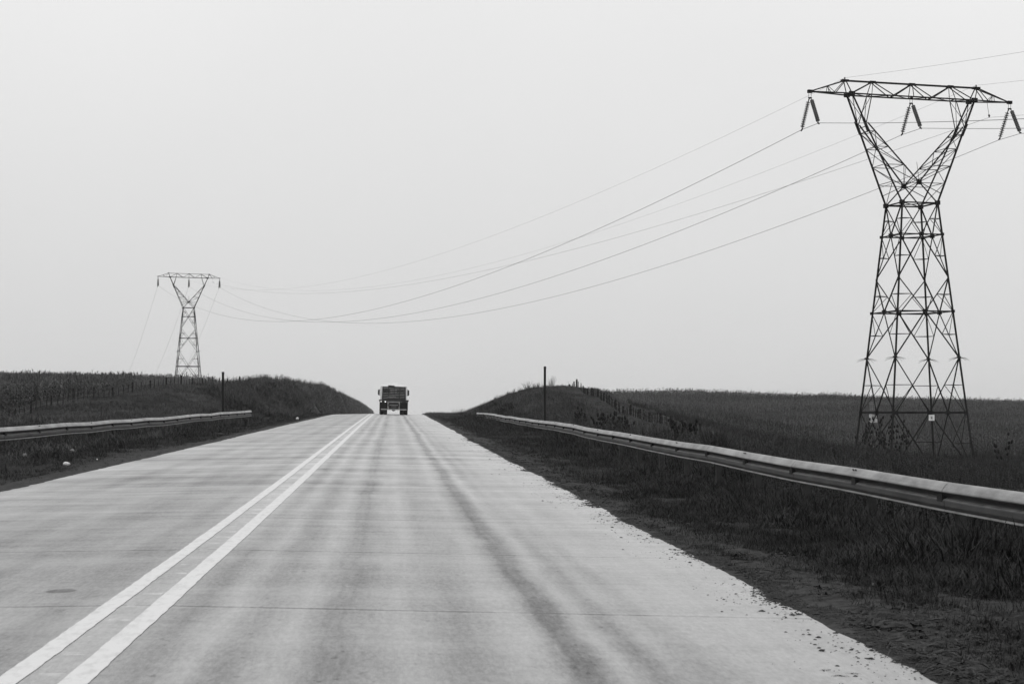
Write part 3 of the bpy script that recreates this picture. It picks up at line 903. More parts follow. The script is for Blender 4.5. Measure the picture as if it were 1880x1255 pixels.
# ------------------------------------------------------------------ marker poles
def pole(px, depth, top, label, ww):
    p = W(px, depth)
    zg = float(land_z(p.x, p.y)) - .3
    root = empty("marker_pole", (p.x, p.y, zg))
    h = EYE + top - zg
    m = MB()
    n = 9
    for k in range(n):
        pass
    m.tube([(0, 0, 0), (.004, 0, h * .35), (-.004, 0, h * .7), (0, 0, h)], [ww * .54, ww * .52, ww * .5, ww * .49], 10)
    m.build("shaft", M["timber"], root)
    m = MB(); m.tube([(0, 0, h - .10), (0, 0, h + .015)], ww * .56, 10); m.build("cap", M["black"], root)
    tag(root, label, "pole", "lone roadside poles")


pole(409, 96, (757 - 683) / F * 96, "thin dark pole behind the left crash barrier below the fence", .125)
pole(1000.5, 82, (757 - 673) / F * 82, "thick black pole standing against the grassy mound", .105)


# ------------------------------------------------------------------ fences
def fence(pts, label, n_posts, n_drop, hp, hd, seed):
    """pts: (q, s) polyline; posts with thin droppers between, strands of wire"""
    P = np.array(pts, float)
    seg = np.r_[0, np.cumsum(np.hypot(*np.diff(P, axis=0).T))]
    at_ = lambda d: (float(np.interp(d, seg, P[:, 0])), float(np.interp(d, seg, P[:, 1])))
    root = empty("fence", (P[0, 0], P[0, 1], 0)); inv = Vector((-P[0, 0], -P[0, 1], 0))
    fr_ = random.Random(seed)
    tops = []
    total = seg[-1]; nd = n_posts * (n_drop + 1)
    for i in range(nd + 1):
        d = total * i / nd
        q, s = at_(d)
        big = i % (n_drop + 1) == 0
        zg = float(land_z(q, s))
        h = (hp if big else hd) * fr_.uniform(.88, 1.1)
        lean = Vector((fr_.uniform(-.07, .07), fr_.uniform(-.05, .05), 0))
        w = (.115 if big else .05) * fr_.uniform(.85, 1.2)
        m = MB()
        b0 = Vector((q, s, zg - .3)) + inv
        m.tube([b0, b0 + Vector((0, 0, h * .6)) + lean * .6, b0 + Vector((0, 0, h + .3)) + lean], [w * .62, w * .57, w * .5], 7)
        m.build("post" if big else "dropper", M["timber"], root)
        tops.append((Vector((q, s, zg)) + inv, lean, h))
    for hh in (.4, .85):
        m = MB()
        m.tube([p + Vector((0, 0, hd * hh)) + l * hh for p, l, h in tops], .006, 4)
        m.build("wire_strand", M["wire"], root)
    tag(root, label, "fence", "post and wire field fences")


lf = [W(-60, 90), W(0, 97), W(94, 107), W(166, 115), W(250, 125), W(322, 135), W(393, 150), W(440, 158)]
fence([(p.x, p.y) for p in lf], "wire fence of dark posts along the tall crop left of the road", 16, 3, .74, .60, 5)
rf = [W(1046, 147), W(1072, 139), W(1104, 125), W(1156, 109), W(1183, 103), W(1216, 96), W(1240, 91.5), W(1285, 85)]
fence([(p.x, p.y) for p in rf], "wire fence of stubby posts climbing over the grassy mound right of the road", 16, 4, .60, .52, 9)


# ------------------------------------------------------------------ the truck
def wheel(root, x, y, r, w, name="wheel"):
    o = empty(name, (x, y, r)); o.parent = root
    m = MB()
    prof = [(-w / 2, r * .62), (-w / 2, r * .90), (-w / 2 + .03, r * .985), (-w * .2, r), (w * .2, r), (w / 2 - .03, r * .985), (w / 2, r * .90), (w / 2, r * .62)]
    n = 28
    for k in range(n + 1):
        an = 2 * math.pi * k / n
        for a, b in prof: m.v.append((a, math.cos(an) * b, math.sin(an) * b))
    L_ = len(prof)
    for k in range(n):
        for j in range(L_ - 1): m.f.append((k * L_ + j, k * L_ + j + 1, (k + 1) * L_ + j + 1, (k + 1) * L_ + j))
    m.build("tyre", M["tyre"], o, True)
    m = MB()
    m.tube([(-w * .36, 0, 0), (-w * .30, 0, 0), (-w * .1, 0, 0), (w * .3, 0, 0), (w * .36, 0, 0)], [r * .60, r * .40, r * .3, r * .40, r * .62], 20)
    m.build("rim", M["bar_grey"], o, True)


def make_truck():
    t = empty("flatbed_truck")
    p = lambda m, name, mat, par=t, sm=False: m.build(name, mat, par, sm)
    m = MB()
    for x in (-.42, .42): m.box((x, 3.4, .82), (.09, 7.2, .24))
    for y in (.2, 1.6, 3.2, 4.8, 6.4): m.box((0, y, .82), (.75, .10, .16))
    m.tube([(-.9, 1.35, .50), (.9, 1.35, .50)], .09, 8)
    m.tube([(0, 1.1, .50), (0, 1.35, .52), (0, 1.6, .50)], [.10, .22, .10], 10)
    m.tube([(0, 1.5, .55), (0, 5.5, .75)], .05, 6)
    p(m, "chassis", M["black"])
    for y in (1.35, 2.65):
        for s in (-1, 1):
            for x in (.715, 1.055): wheel(t, s * x, y, .50, .33)
    for s in (-1, 1): wheel(t, s * 1.02, 6.6, .50, .30)
    m = MB(); m.box((0, 2.7, 1.245), (2.56, 5.5, .085)); m.box((0, -.03, 1.215), (2.56, .06, .13)); p(m, "deck", M["black"])
    for s in (-1, 1):
        m = MB(); m.box((s * .885, .55, .80), (.68, .02, .72)); m.box((s * .885, .54, 1.15), (.70, .04, .05)); p(m, "mud_flap", M["flap"])
        m = MB()
        for y in (1.35, 2.65):
            base = len(m.v)
            for k in range(9):
                an = math.pi * k / 8
                for x in (.55, 1.22): m.v.append((s * x, y + math.cos(an) * .6, .53 + math.sin(an) * .58))
            for k in range(8): m.f.append((base + 2 * k, base + 2 * k + 1, base + 2 * k + 3, base + 2 * k + 2))
        p(m, "mudguard", M["black"])
        m = MB(); m.box((s * .885, .05, 1.10), (.66, .05, .15)); p(m, "lamp_board", M["black"])
    # rear frame and under-run bar
    m = MB(); m.box((0, .0, .45), (2.20, .07, .085)); p(m, "underrun_bar", M["bar_grey"])
    m = MB()
    for x in (-.47, .47): m.box((x, .02, .82), (.095, .07, .66))
    m.box((0, .02, 1.10), (1.03, .07, .11)); m.box((0, .06, .83), (.84, .04, .045))
    p(m, "rear_frame", M["bar_grey"])
    m = MB(); m.box((0, .11, .80), (.86, .02, .56)); p(m, "shade_backing", M["black"])  # added dark sheet standing in for the shaded interior behind the frame
    m = MB(); m.box((0, .092, .70), (.44, .012, .10)); p(m, "number_plate", M["lamp_off"])
    for x, mt, r in ((-1.10, "lamp_on", .048), (-.73, "lamp_on", .065), (.66, "lamp_off", .07), (1.08, "lamp_off", .05)):
        m = MB(); m.tube([(x, .03, 1.12), (x, -.005, 1.12), (x, -.02, 1.12)], [r, r, r * .7], 12); p(m, "rear_lamp", M[mt])
    # dark boarded body
    body = MB()
    x0, z0, z1 = 1.01, 1.30, 2.42
    nz = 8
    for k in range(nz):
        za = z0 + (z1 - z0) * k / nz; zb = z0 + (z1 - z0) * (k + 1) / nz - .018
        jx = random.uniform(-.012, .012)
        body.box((jx, .35, (za + zb) / 2), (2 * x0 * (1 - .004 * k), .06, zb - za))
        for s in (-1, 1): body.box((s * x0 * (1 - .004 * k), 2.6, (za + zb) / 2), (.05, 4.4, zb - za))
    body.box((0, 2.6, 1.33), (1.98, 4.4, .05)); body.box((.25, 2.6, 2.40), (1.50, 4.4, .05), Matrix.Rotation(.035, 3, 'Y'))
    bo = p(body, "cargo_body", M["load"])
    m = MB()
    for x in (-.95, -.48, .01, .48, .95): m.box((x, .30, 1.86), (.055, .06, 1.12))
    m.build("upright", M["black"], bo)
    m = MB(); m.box((0, .285, 1.60), (.03, .05, .24)); m.box((-.2, .285, 1.52), (.75, .03, .03)); m.build("latch", M["bar_grey"], bo)
    m = MB(); m.box((-.24, 1.2, 2.47), (.56, 1.6, .12), Matrix.Rotation(.05, 3, 'Y')); p(m, "roof_hatch", M["black"])
    # cab
    m = MB()
    sec = [(5.55, 2.54), (5.62, 2.62), (6.3, 2.66), (7.1, 2.60), (7.45, 2.2), (7.62, 1.5), (7.62, .62), (5.55, .62)]
    xw = [1.03, 1.13, 1.16]
    base = 0
    rings = [(-1.18, .97), (-1.12, 1.0), (1.12, 1.0), (1.18, .97)]
    for x, sc in rings:
        for y, z in sec: m.v.append((x, 6.55 + (y - 6.55) * sc, 1.6 + (z - 1.6) * sc))
    k_ = len(sec)
    for r_ in range(3):
        for j in range(k_):
            j2 = (j + 1) % k_
            m.f.append((r_ * k_ + j, r_ * k_ + j2, (r_ + 1) * k_ + j2, (r_ + 1) * k_ + j))
    m.f.append(tuple(reversed(range(k_)))); m.f.append(tuple(3 * k_ + j for j in range(k_)))
    cab = p(m, "cab", M["white_paint"])
    m = MB()
    for x in (-.62, .62): m.box((x, 5.575, 2.12), (.62, .05, .42))
    m.box((0, 7.50, 2.02), (2.0, .05, .7), Matrix.Rotation(-.22, 3, 'X'))
    for s in (-1, 1): m.box((s * 1.165, 6.7, 2.05), (.05, .95, .55))
    m.build("window", M["glass"], cab)
    m = MB()
    sec = [(5.9, 2.62), (6.0, 2.82), (6.3, 2.84), (6.9, 2.72), (7.1, 2.60)]
    for x in (-.36, .42):
        for y, z in sec: m.v.append((x + (.05 if z > 2.7 else 0) * (-1 if x > 0 else 1), y, z))
    n = len(sec)
    for j in range(n - 1): m.f.append((j, j + 1, n + j + 1, n + j))
    m.f.append(tuple(range(n))); m.f.append(tuple(n + j for j in reversed(range(n)))); m.f.append((0, n, n + n - 1, n - 1))
    m.build("wind_deflector", M["white_paint"], cab)
    for s in (-1, 1):
        m = MB()
        base = len(m.v)
        cs = [(-.085, .19), (-.06, .235), (.06, .235), (.085, .19), (.085, -.19), (.06, -.235), (-.06, -.235), (-.085, -.19)]
        for y in (-.06, .06):
            for a, b in cs: m.v.append((s * 1.325 + a, 7.1 + y, 1.98 + b))
        m.f.append(tuple(range(8))); m.f.append(tuple(8 + j for j in reversed(range(8))))
        for j in range(8): m.f.append((j, 8 + j, 8 + (j + 1) % 8, (j + 1) % 8))
        mo = m.build("mirror", M["black"], cab)
        m = MB()
        m.tube([(s * 1.15, 7.2, 2.24), (s * 1.33, 7.1, 2.23)], .018, 5); m.tube([(s * 1.15, 7.2, 1.72), (s * 1.33, 7.1, 1.73)], .018, 5)
        m.build("mirror_arm", M["black"], mo)
    return t


tr = make_truck()
tp = W(722.5, 160)
tr.location = (tp.x, tp.y, float(road_z(tp.x, tp.y)) + .005)
tr.rotation_euler = (0, R(1.2), R(.3))
tag(tr, "dark truck seen from behind near the crest with white cab and two lit lamps", "truck")


# ------------------------------------------------------------------ vegetation pieces (kept out of the scene, instanced by the growth objects)
def strip(mb, p0, dirv, length, width, droop, segs=3, tilt=0.0):
    """a tapering blade that bends over"""
    d = Vector(dirv).normalized()
    side = d.cross(Vector((0, 0, 1)))
    if side.length < .05: side = Vector((math.cos(tilt), math.sin(tilt), 0))
    side.normalize()
    base = len(mb.v); p = Vector(p0)
    for i in range(segs + 1):
        t = i / segs
        w = width * (1 - t ** 1.6) * .5 if t > .25 else width * (.35 + .65 * t / .25) * .5
        if i == segs:
            mb.v.append(tuple(p))
        else:
            mb.v.append(tuple(p - side * w)); mb.v.append(tuple(p + side * w))
        d = (d + Vector((0, 0, -droop / segs * (1 + t)))).normalized()
        p = p + d * (length / segs)
    for i in range(segs - 1):
        k = base + 2 * i; mb.f.append((k, k + 1, k + 3, k + 2))
    k = base + 2 * (segs - 1); mb.f.append((k, k + 1, k + 2))


def source(mb, name, mat):
    me = D.meshes.new(name); me.from_pydata(mb.v, [], mb.f); me.update(); me.materials.append(mat)
    return D.objects.new(name, me)


def tuft(seed, n, h, w, spread, lean, mat, name, droop=.8, segs=2):
    r = random.Random(seed); m = MB()
    for _ in range(n):
        a = r.uniform(0, 6.283); rad = spread * math.sqrt(r.random())
        p = (math.cos(a) * rad, math.sin(a) * rad, -.02)
        b = r.uniform(0, 6.283); ln = lean * r.uniform(.2, 1)
        strip(m, p, (math.cos(b) * ln, math.sin(b) * ln, 1), h * r.uniform(.45, 1.1), w * r.uniform(.7, 1.2), droop * r.uniform(.2, 1), segs, b)
    return source(m, name, mat)


def maize_plant(seed):
    r = random.Random(seed); m = MB(); H = r.uniform(1.75, 2.0)
    m.tube([(0, 0, -.1), (.02, 0, H * .5), (0, .02, H)], [.022, .018, .010], 3, False)
    a = r.uniform(0, 3)
    nl = 9
    for k in range(nl):
        z = H * (.18 + .78 * k / nl); a2 = a + (math.pi if k % 2 else 0) + r.uniform(-.5, .5)
        up = r.uniform(.5, 1.2)
        strip(m, (0, 0, z), (math.cos(a2), math.sin(a2), up), r.uniform(.55, .85) * (1 - .35 * k / nl), .085, r.uniform(.9, 1.7), 4, a2)
    for k in range(5):
        a2 = r.uniform(0, 6.28)
        strip(m, (0, .02, H), (math.cos(a2) * .35, math.sin(a2) * .35, 1), r.uniform(.20, .42), .05, .3, 2, a2)
    return source(m, "maize_plant", M["maize"])


def weed_plant(seed, mat, h=.8):
    r = random.Random(seed); m = MB()
    for k in range(4):
        a = r.uniform(0, 6.28); tip = (math.cos(a) * .2 * h, math.sin(a) * .2 * h, h * r.uniform(.7, 1.1))
        m.tube([(0, 0, -.05), (tip[0] * .4, tip[1] * .4, tip[2] * .55), tip], [.012, .009, .004], 3, False)
        for j in range(7):
            t = .25 + .75 * j / 7; b = r.uniform(0, 6.28)
            strip(m, (tip[0] * t, tip[1] * t, tip[2] * t), (math.cos(b), math.sin(b), .7), .24 * h * r.uniform(.6, 1.1), .07 * h, 1.1, 2, b)
    for k in range(14):
        b = r.uniform(0, 6.28)
        strip(m, (r.uniform(-.1, .1), r.uniform(-.1, .1), 0), (math.cos(b) * .6, math.sin(b) * .6, 1), h * r.uniform(.4, .85), .035 * h, .9, 2, b)
    return source(m, "weed_plant", mat)


def scatter(name, pts, scl, sources, label_kind="stuff", tilt=.12, zs=None):
    n = len(pts)
    me = D.meshes.new(name)
    me.vertices.add(n); me.vertices.foreach_set("co", np.asarray(pts, np.float32).ravel())
    r = np.stack([rng.normal(0, tilt, n), rng.normal(0, tilt, n), rng.uniform(0, 6.283, n)], 1).astype(np.float32)
    me.attributes.new("turn", "FLOAT_VECTOR", "POINT").data.foreach_set("vector", r.ravel())
    s3 = np.stack([scl, scl, scl * (zs if zs is not None else 1)], 1).astype(np.float32)
    me.attributes.new("size", "FLOAT_VECTOR", "POINT").data.foreach_set("vector", s3.ravel())
    me.attributes.new("pick", "INT", "POINT").data.foreach_set("value", rng.integers(0, len(sources), n).astype(np.int32))
    o = D.objects.new(name, me); COL.objects.link(o)
    ng = D.node_groups.new(name + "_growth", "GeometryNodeTree")
    ng.interface.new_socket("Geometry", in_out="INPUT", socket_type="NodeSocketGeometry")
    ng.interface.new_socket("Geometry", in_out="OUTPUT", socket_type="NodeSocketGeometry")
    N = ng.nodes; L = ng.links
    gi = N.new("NodeGroupInput"); go = N.new("NodeGroupOutput")
    ip = N.new("GeometryNodeInstanceOnPoints"); ip.inputs["Pick Instance"].default_value = True
    jn = N.new("GeometryNodeJoinGeometry")
    for s in sources:
        oi = N.new("GeometryNodeObjectInfo"); oi.inputs["Object"].default_value = s
        ti = N.new("GeometryNodeGeometryToInstance"); L.new(oi.outputs["Geometry"], ti.inputs[0]); L.new(ti.outputs[0], jn.inputs[0])
    def attr(nm, ty):
        a = N.new("GeometryNodeInputNamedAttribute"); a.data_type = ty; a.inputs["Name"].default_value = nm
        return a.outputs["Attribute"]
    L.new(gi.outputs[0], ip.inputs["Points"]); L.new(jn.outputs[0], ip.inputs["Instance"])
    L.new(attr("turn", "FLOAT_VECTOR"), ip.inputs["Rotation"]); L.new(attr("size", "FLOAT_VECTOR"), ip.inputs["Scale"])
    L.new(attr("pick", "INT"), ip.inputs["Instance Index"])
    L.new(ip.outputs[0], go.inputs[0])
    md = o.modifiers.new("growth", "NODES"); md.node_group = ng
    tag(o, kind=label_kind)
    return o


def field_pts(n, q0, q1, s0, s1, keep, margin=260):
    q = rng.uniform(q0, q1, n); s = rng.uniform(s0, s1, n)
    px, zc_ = column(q, s)
    ok = (px > -margin) & (px < 1880 + margin) & keep(q, s)
    q, s = q[ok], s[ok]
    return np.stack([q, s, land_z(q, s)], 1)


def outside(q, s): return np.where(q < -1.6, q_left(s) - q, q - q_right(s))


grass_src = [tuft(i, 16, .17, .010, .12, .8, M["grass"], "grass_tuft", 1.1, 2) for i in range(5)]
def grass_keep(q, s):
    o = outside(q, s)
    w = .75 + .45 * vnoise(q * .5, s * .22) + .3 * vnoise(q * 2, s * 1.1)
    prob = np.clip((o - w * .55) / .8, 0.0, 1) + np.where(o > .06, .28, 0)
    gap = vnoise(q * 1.5, s * .8) + .6 * vnoise(q * 3.7, s * 2.1)
    return (rng.random(len(q)) < prob) & (rng.random(len(q)) < np.clip(.75 + gap, .12, 1))
near_r = field_pts(44000, 2.7, 7.6, 6, 34, grass_keep)
mid_r = field_pts(24000, 2.7, 8.0, 34, 150, grass_keep)
left_v = field_pts(26000, -11.5, -5.5, 24, 175, grass_keep)
allp = np.concatenate([near_r, mid_r, left_v])
o_ = outside(allp[:, 0], allp[:, 1])
hs = rng.uniform(.7, 1.35, len(allp)) * np.clip(.26 + .42 * o_, .26, 1.6) * (1 + .38 * vnoise(allp[:, 0] * 1.5, allp[:, 1] * .8) + .2 * vnoise(allp[:, 0] * 3.7, allp[:, 1] * 2.1))
ws = np.clip(allp[:, 1] / 45, 1, 2.4)
scatter("verge_grass", allp, hs * np.sqrt(ws), grass_src, zs=1 / np.sqrt(np.sqrt(ws)))

bank_src = [tuft(20 + i, 22, .42, .028, .30, .9, M["bank_grass"], "bank_tuft", 1.1, 2) for i in range(5)]
def bank_left(q, s): return (q < -9.5 + .0 * s) & (rng.random(len(q)) < .9)
b1 = field_pts(60000, -24, -8.4, 36, 215, lambda q, s: rng.random(len(q)) < .75)
b2 = field_pts(60000, -14, -7.0, 200, 900, lambda q, s: rng.random(len(q)) < np.clip(300 / s, 0, 1))
b3 = field_pts(26000, 7.0, 17, 60, 190, lambda q, s: s > 0)
b4 = field_pts(5000, 2.9, 9, 135, 200, lambda q, s: outside(q, s) > .4)
bp_ = np.concatenate([b1, b2, b3, b4])
bh = rng.uniform(.4, .85, len(bp_)) * (1 + .35 * vnoise(bp_[:, 0] * .4, bp_[:, 1] * .25))
bh = bh * np.where((bp_[:, 0] < 0) & (bp_[:, 1] > 165), 1.5, 1) * np.where((bp_[:, 0] > 0) & (bp_[:, 1] < 95), 1.25, 1)


rfq = np.array([p.x for p in rf]); rfs = np.array([p.y for p in rf])
def near_fence(q, s, a, b):
    o = np.argsort(rfs); f = np.interp(s, rfs[o], rfq[o])
    return (s > 80) & (s < 150) & (q > f - a) & (q < f + b)
nf_ = near_fence(bp_[:, 0], bp_[:, 1], 3.0, 1.0)
bh = bh * np.where(nf_, .42, 1)
scatter("bank_grass", bp_, bh, bank_src, zs=rng.uniform(.7, 1.2, len(bp_)))
bush_src = [weed_plant(240 + i, M["bank_grass"], .9) for i in range(3)] + [tuft(260 + i, 40, .75, .035, .4, .8, M["bank_grass"], "bank_bush", 1.2, 2) for i in range(3)]
k1 = field_pts(9000, -13.5, -7.6, 128, 330, lambda q, s: vnoise(q * .5, s * .22) > -.25)
k2 = field_pts(4500, -13, -7.4, 330, 900, lambda q, s: s > 0)
k3 = field_pts(1700, 6.9, 13, 112, 175, lambda q, s: (vnoise(q * .6, s * .3) > -.15) & ~near_fence(q, s, 2, 2))
kp = np.concatenate([k1, k2, k3])
ks = rng.uniform(.40, 1.25, len(kp)) * np.where(kp[:, 1] > 180, 1.1, .85) * np.where(kp[:, 0] > 0, .62, 1)
scatter("bank_scrub", kp, ks, bush_src)
weed_src = [weed_plant(40 + i, M["weeds"], .8) for i in range(4)] + [tuft(60 + i, 26, .7, .03, .25, .7, M["weeds"], "tall_tuft", 1.0, 2) for i in range(3)]
w1 = field_pts(52000, 7.2, 75, 30, 152, lambda q, s: ((q > 15.5) | (s < 74)) & (rng.random(len(q)) < .95))
wp = w1[~near_fence(w1[:, 0], w1[:, 1], 4, 4)]
scatter("field_weeds", wp, rng.uniform(.35, .85, len(wp)) * (1 + .3 * vnoise(wp[:, 0] * .2, wp[:, 1] * .2)), weed_src)

maize_src = [maize_plant(80 + i) for i in range(7)]
def maize_right(q, s):
    lim = np.interp(s, [150, 190, 230, 270, 330, 400], [24, 24, 26, 27.5, 32, 41]) + .8 * vnoise(q * .3, s * .2)
    return (q > lim) & (s > 148 + 3 * vnoise(q * .2, s * .2)) & (rng.random(len(q)) < np.clip(210 / s, .45, 1))
m1 = field_pts(95000, 20, 140, 148, 352, maize_right, 130)
lfq = np.array([p.x for p in lf]); lfs = np.array([p.y for p in lf])
def maize_left(q, s):
    edge = np.interp(s, np.r_[0, lfs, 200, 420], np.r_[-26, lfq, -16, -24]) - 2.8 - np.clip(s - 112, 0, 40) * .16
    return (q < edge) & (rng.random(len(q)) < np.clip(150 / s, .22, 1))
m2 = field_pts(75000, -125, -15, 165, 520, maize_left, 130)
m3 = field_pts(36000, -62, -15, 78, 165, maize_left, 130)
mz = np.concatenate([m1, m2, m3])
mh = rng.uniform(.88, 1.08, len(mz)) * np.where(rng.random(len(mz)) < np.where(mz[:, 1] > 220, .16, .01), rng.uniform(1.05, 1.25, len(mz)), 1) * (1 + .06 * vnoise(mz[:, 0] * .1, mz[:, 1] * .1)) * np.where(mz[:, 0] < 0, .91, .97)
scatter("maize_field", mz, mh, maize_src, tilt=.06)


# dead leaves, grass ends and bits of stalk lying on the bare strip
def flake(seed):
    r = random.Random(seed); m = MB()
    for k in range(5):
        b = r.uniform(0, 6.28)
        strip(m, (r.uniform(-.05, .05), r.uniform(-.05, .05), .004), (math.cos(b), math.sin(b), r.uniform(.02, .35)), r.uniform(.03, .10), r.uniform(.006, .02), .4, 2, b)
    return source(m, "dead_leaf", M["dry"])


n_ = 16000
fs = 6 + 50 * rng.random(n_) ** 1.5
fq = q_right(fs) + np.abs(rng.normal(0, .75, n_)) + .05
ok_ = (vnoise(fq * 2.2, fs * 1.3) + .7 * vnoise(fq * 7, fs * 4)) > -.1
fs, fq = fs[ok_], fq[ok_]
scatter("verge_litter", np.stack([fq, fs, land_z(fq, fs)], 1), rng.uniform(.5, 1.5, len(fs)), [flake(400 + i) for i in range(6)], tilt=.2)


# dry flowering stems standing above the grass
def stems(seed):
    r = random.Random(seed); m = MB()
    for k in range(5):
        a = r.uniform(0, 6.28); ln = r.uniform(.05, .3); h = r.uniform(.5, 1.0)
        tip = Vector((math.cos(a) * ln, math.sin(a) * ln, h)); b0 = Vector((r.uniform(-.1, .1), r.uniform(-.1, .1), -.05))
        mid = b0.lerp(tip, .55) + Vector((0, 0, .08))
        m.tube([b0, mid, tip], [.007, .006, .004], 3, False)
        for j in range(4):
            c0 = mid.lerp(tip, .5 + .16 * j); b = r.uniform(0, 6.28)
            strip(m, c0, (math.cos(b) * .5, math.sin(b) * .5, 1), r.uniform(.06, .13), .03, .4, 2, b)
    return source(m, "dry_stem", M["dry"])


d1 = field_pts(900, 6.7, 14, 60, 175, lambda q, s: (vnoise(q * .4, s * .15) > -.1) & ~near_fence(q, s, 2.5, 2))
d2 = field_pts(700, 6.8, 40, 30, 130, lambda q, s: (vnoise(q * .3, s * .2 + 3) > .0) & ~near_fence(q, s, 3, 3))
d3 = field_pts(420, -16, -8.8, 60, 260, lambda q, s: vnoise(q * .4, s * .15) > .0)
d4 = field_pts(260, 4.2, 6.1, 9, 130, lambda q, s: vnoise(q * .9, s * .4) > .1)
dp_ = np.concatenate([d1, d2, d3, d4])
scatter("dry_stems", dp_, rng.uniform(.5, 1.15, len(dp_)) * np.where((dp_[:, 0] > 6.5) & (dp_[:, 1] > 118), .5, 1) * np.where(dp_[:, 0] < 0, .55, 1) * np.where((dp_[:, 0] < 6.15) & (dp_[:, 0] > 0), .38, 1), [stems(300 + i) for i in range(5)], tilt=.16)


# crumbs of earth washed along the slab edges
def clod(seed):
    r = random.Random(seed); m = MB()
    n = 6
    m.v = [(0, 0, .5)] + [(math.cos(k * 6.283 / n) * r.uniform(.6, 1.2), math.sin(k * 6.283 / n) * r.uniform(.5, 1.1), r.uniform(-.05, .2)) for k in range(n)] + [(0, 0, -.3)]
    m.f = [(0, 1 + k, 1 + (k + 1) % n) for k in range(n)] + [(n + 1, 1 + (k + 1) % n, 1 + k) for k in range(n)]
    return source(m, "earth_clod", M["clod"])


nC = 42000
cs = 6 + 60 * rng.random(nC) ** 1.6
cq = q_right(cs) + .10 * vnoise(cs * .7, cs * 0) + rng.normal(.05, .055, nC) - np.abs(rng.normal(0, .12, nC)) * (rng.random(nC) < .10) * 2.0
clump = vnoise(cs * 1.7, cq * 1.2) + .6 * vnoise(cs * 6, cq * 5) > -.35
cs, cq = cs[clump], cq[clump]
cz = np.maximum(road_z(cq, cs), land_z(cq, cs))
scatter("earth_crumbs", np.stack([cq, cs, cz], 1), np.abs(np.minimum(rng.lognormal(-5.0, .55, len(cq)), .028)), [clod(i) for i in range(4)], zs=.8)


# ------------------------------------------------------------------ single plants one can point to
def dock(px, depth, h, label, group, seed, n=4, rz=0, head=1.0):
    p = W(px, depth); z = float(land_z(p.x, p.y))
    root = empty("dock_weed", (p.x, p.y, z)); r = random.Random(seed)
    st = MB(); hd = MB()
    for k in range(n):
        a = r.uniform(0, 6.28); ln = r.uniform(.05, .45) * h * .6; hh = h * r.uniform(.55, 1.0)
        tip = Vector((math.cos(a) * ln, math.sin(a) * ln, hh)); b0 = Vector((math.cos(a) * .03, math.sin(a) * .03, -.1))
        midp = b0.lerp(tip, .6) + Vector((0, 0, .06 * h))
        st.tube([b0, midp, tip], [.012, .010, .006], 4)
        for j in range(3):
            t = .62 + .19 * j; c0 = midp.lerp(tip, (t - .6) / .4) if t > .6 else midp
            ax = (tip - midp).normalized() * r.uniform(.07, .12) * head
            c0 = c0 + Vector((r.uniform(-.09, .09), r.uniform(-.09, .09), r.uniform(-.04, .04))) * head
            hd.tube([c0 - ax, c0 - ax * .4, c0 + ax * .4, c0 + ax], [.012, .055 * head, .05 * head, .012], 6)
    st.build("stem", M["stalk"], root); hd.build("seed_head", M["seedhead"], root, True)
    tag(root, label, "weed", group)


G1 = "dark seeded weeds in front of the large pylon"
for i, (px, dp, h) in enumerate([(1588, 105, 2.2), (1643, 104, 2.5), (1659, 104, 2.45), (1650, 103, 2.2), (1598, 104, 2.4), (1610, 103, 2.4), (1620, 102, 2.2), (1590, 102, 1.9), (1633, 100, 2.0), (1603, 99, 1.5), (1627, 98, 1.5), (1665, 101, 1.8), (1580, 103, 1.5), (1645, 96, 1.2)]):
    dock(px, dp, h, "tall dark weed with club seed heads in front of the large pylon's left legs", G1, 100 + i, 3)
G2 = "dark seeded weeds below the grassy mound"
for i, (px, dp, h) in enumerate([(1056, 92, 1.1), (1064, 91, 1.35), (1072, 92, 1.1), (1098, 84, .9), (1110, 80, .9), (1118, 80, .9), (1128, 79, 1.0), (1140, 78, .8), (1152, 78, .8)]):
    dock(px, dp, h, "dark clumped weed on the slope between mound and crash barrier", G2, 140 + i, 4)
G3 = "dark seeded weeds behind the barrier near the dark bush"
for i, (px, dp, h) in enumerate([(1236, 74, .9), (1246, 72, .8), (1262, 74, 1.1), (1278, 74, 1.0)]):
    dock(px, dp, h, "dark weed between the fence foot and the dark bush", G3, 160 + i, 4)
dock(1842, 80, 1.9, "lone dark weed in the field at the right of the large pylon", None, 171, 4)


def shrub(px, depth, h, w, label, seed, name, mat, bare, cat, n=60):
    p = W(px, depth); z = float(land_z(p.x, p.y)); r = random.Random(seed)
    root = empty(name, (p.x, p.y, z))
    st = MB(); fo = MB()
    for k in range(n):
        a = r.uniform(0, 6.28); ln = w * r.uniform(.1, 1) * .5; hh = h * r.uniform(.5, 1.0) * (1 - .4 * (ln / w) ** 2)
        tip = Vector((math.cos(a) * ln, math.sin(a) * ln, hh)); b0 = Vector((math.cos(a) * ln * .25, math.sin(a) * ln * .25, -.1))
        st.tube([b0, b0.lerp(tip, .55) + Vector((0, 0, .05 * h)), tip], [.011, .008, .004], 3, False)
        for j in range(2 if bare else 10):
            t = r.uniform(.3, 1); b = r.uniform(0, 6.28)
            strip(fo, b0.lerp(tip, t), (math.cos(b), math.sin(b), .5), r.uniform(.08, .22) * (.6 if bare else 1), .03, .8, 2, b)
    st.build("stems", M["stalk"], root); fo.build("leaves", mat, root)
    tag(root, label, cat)


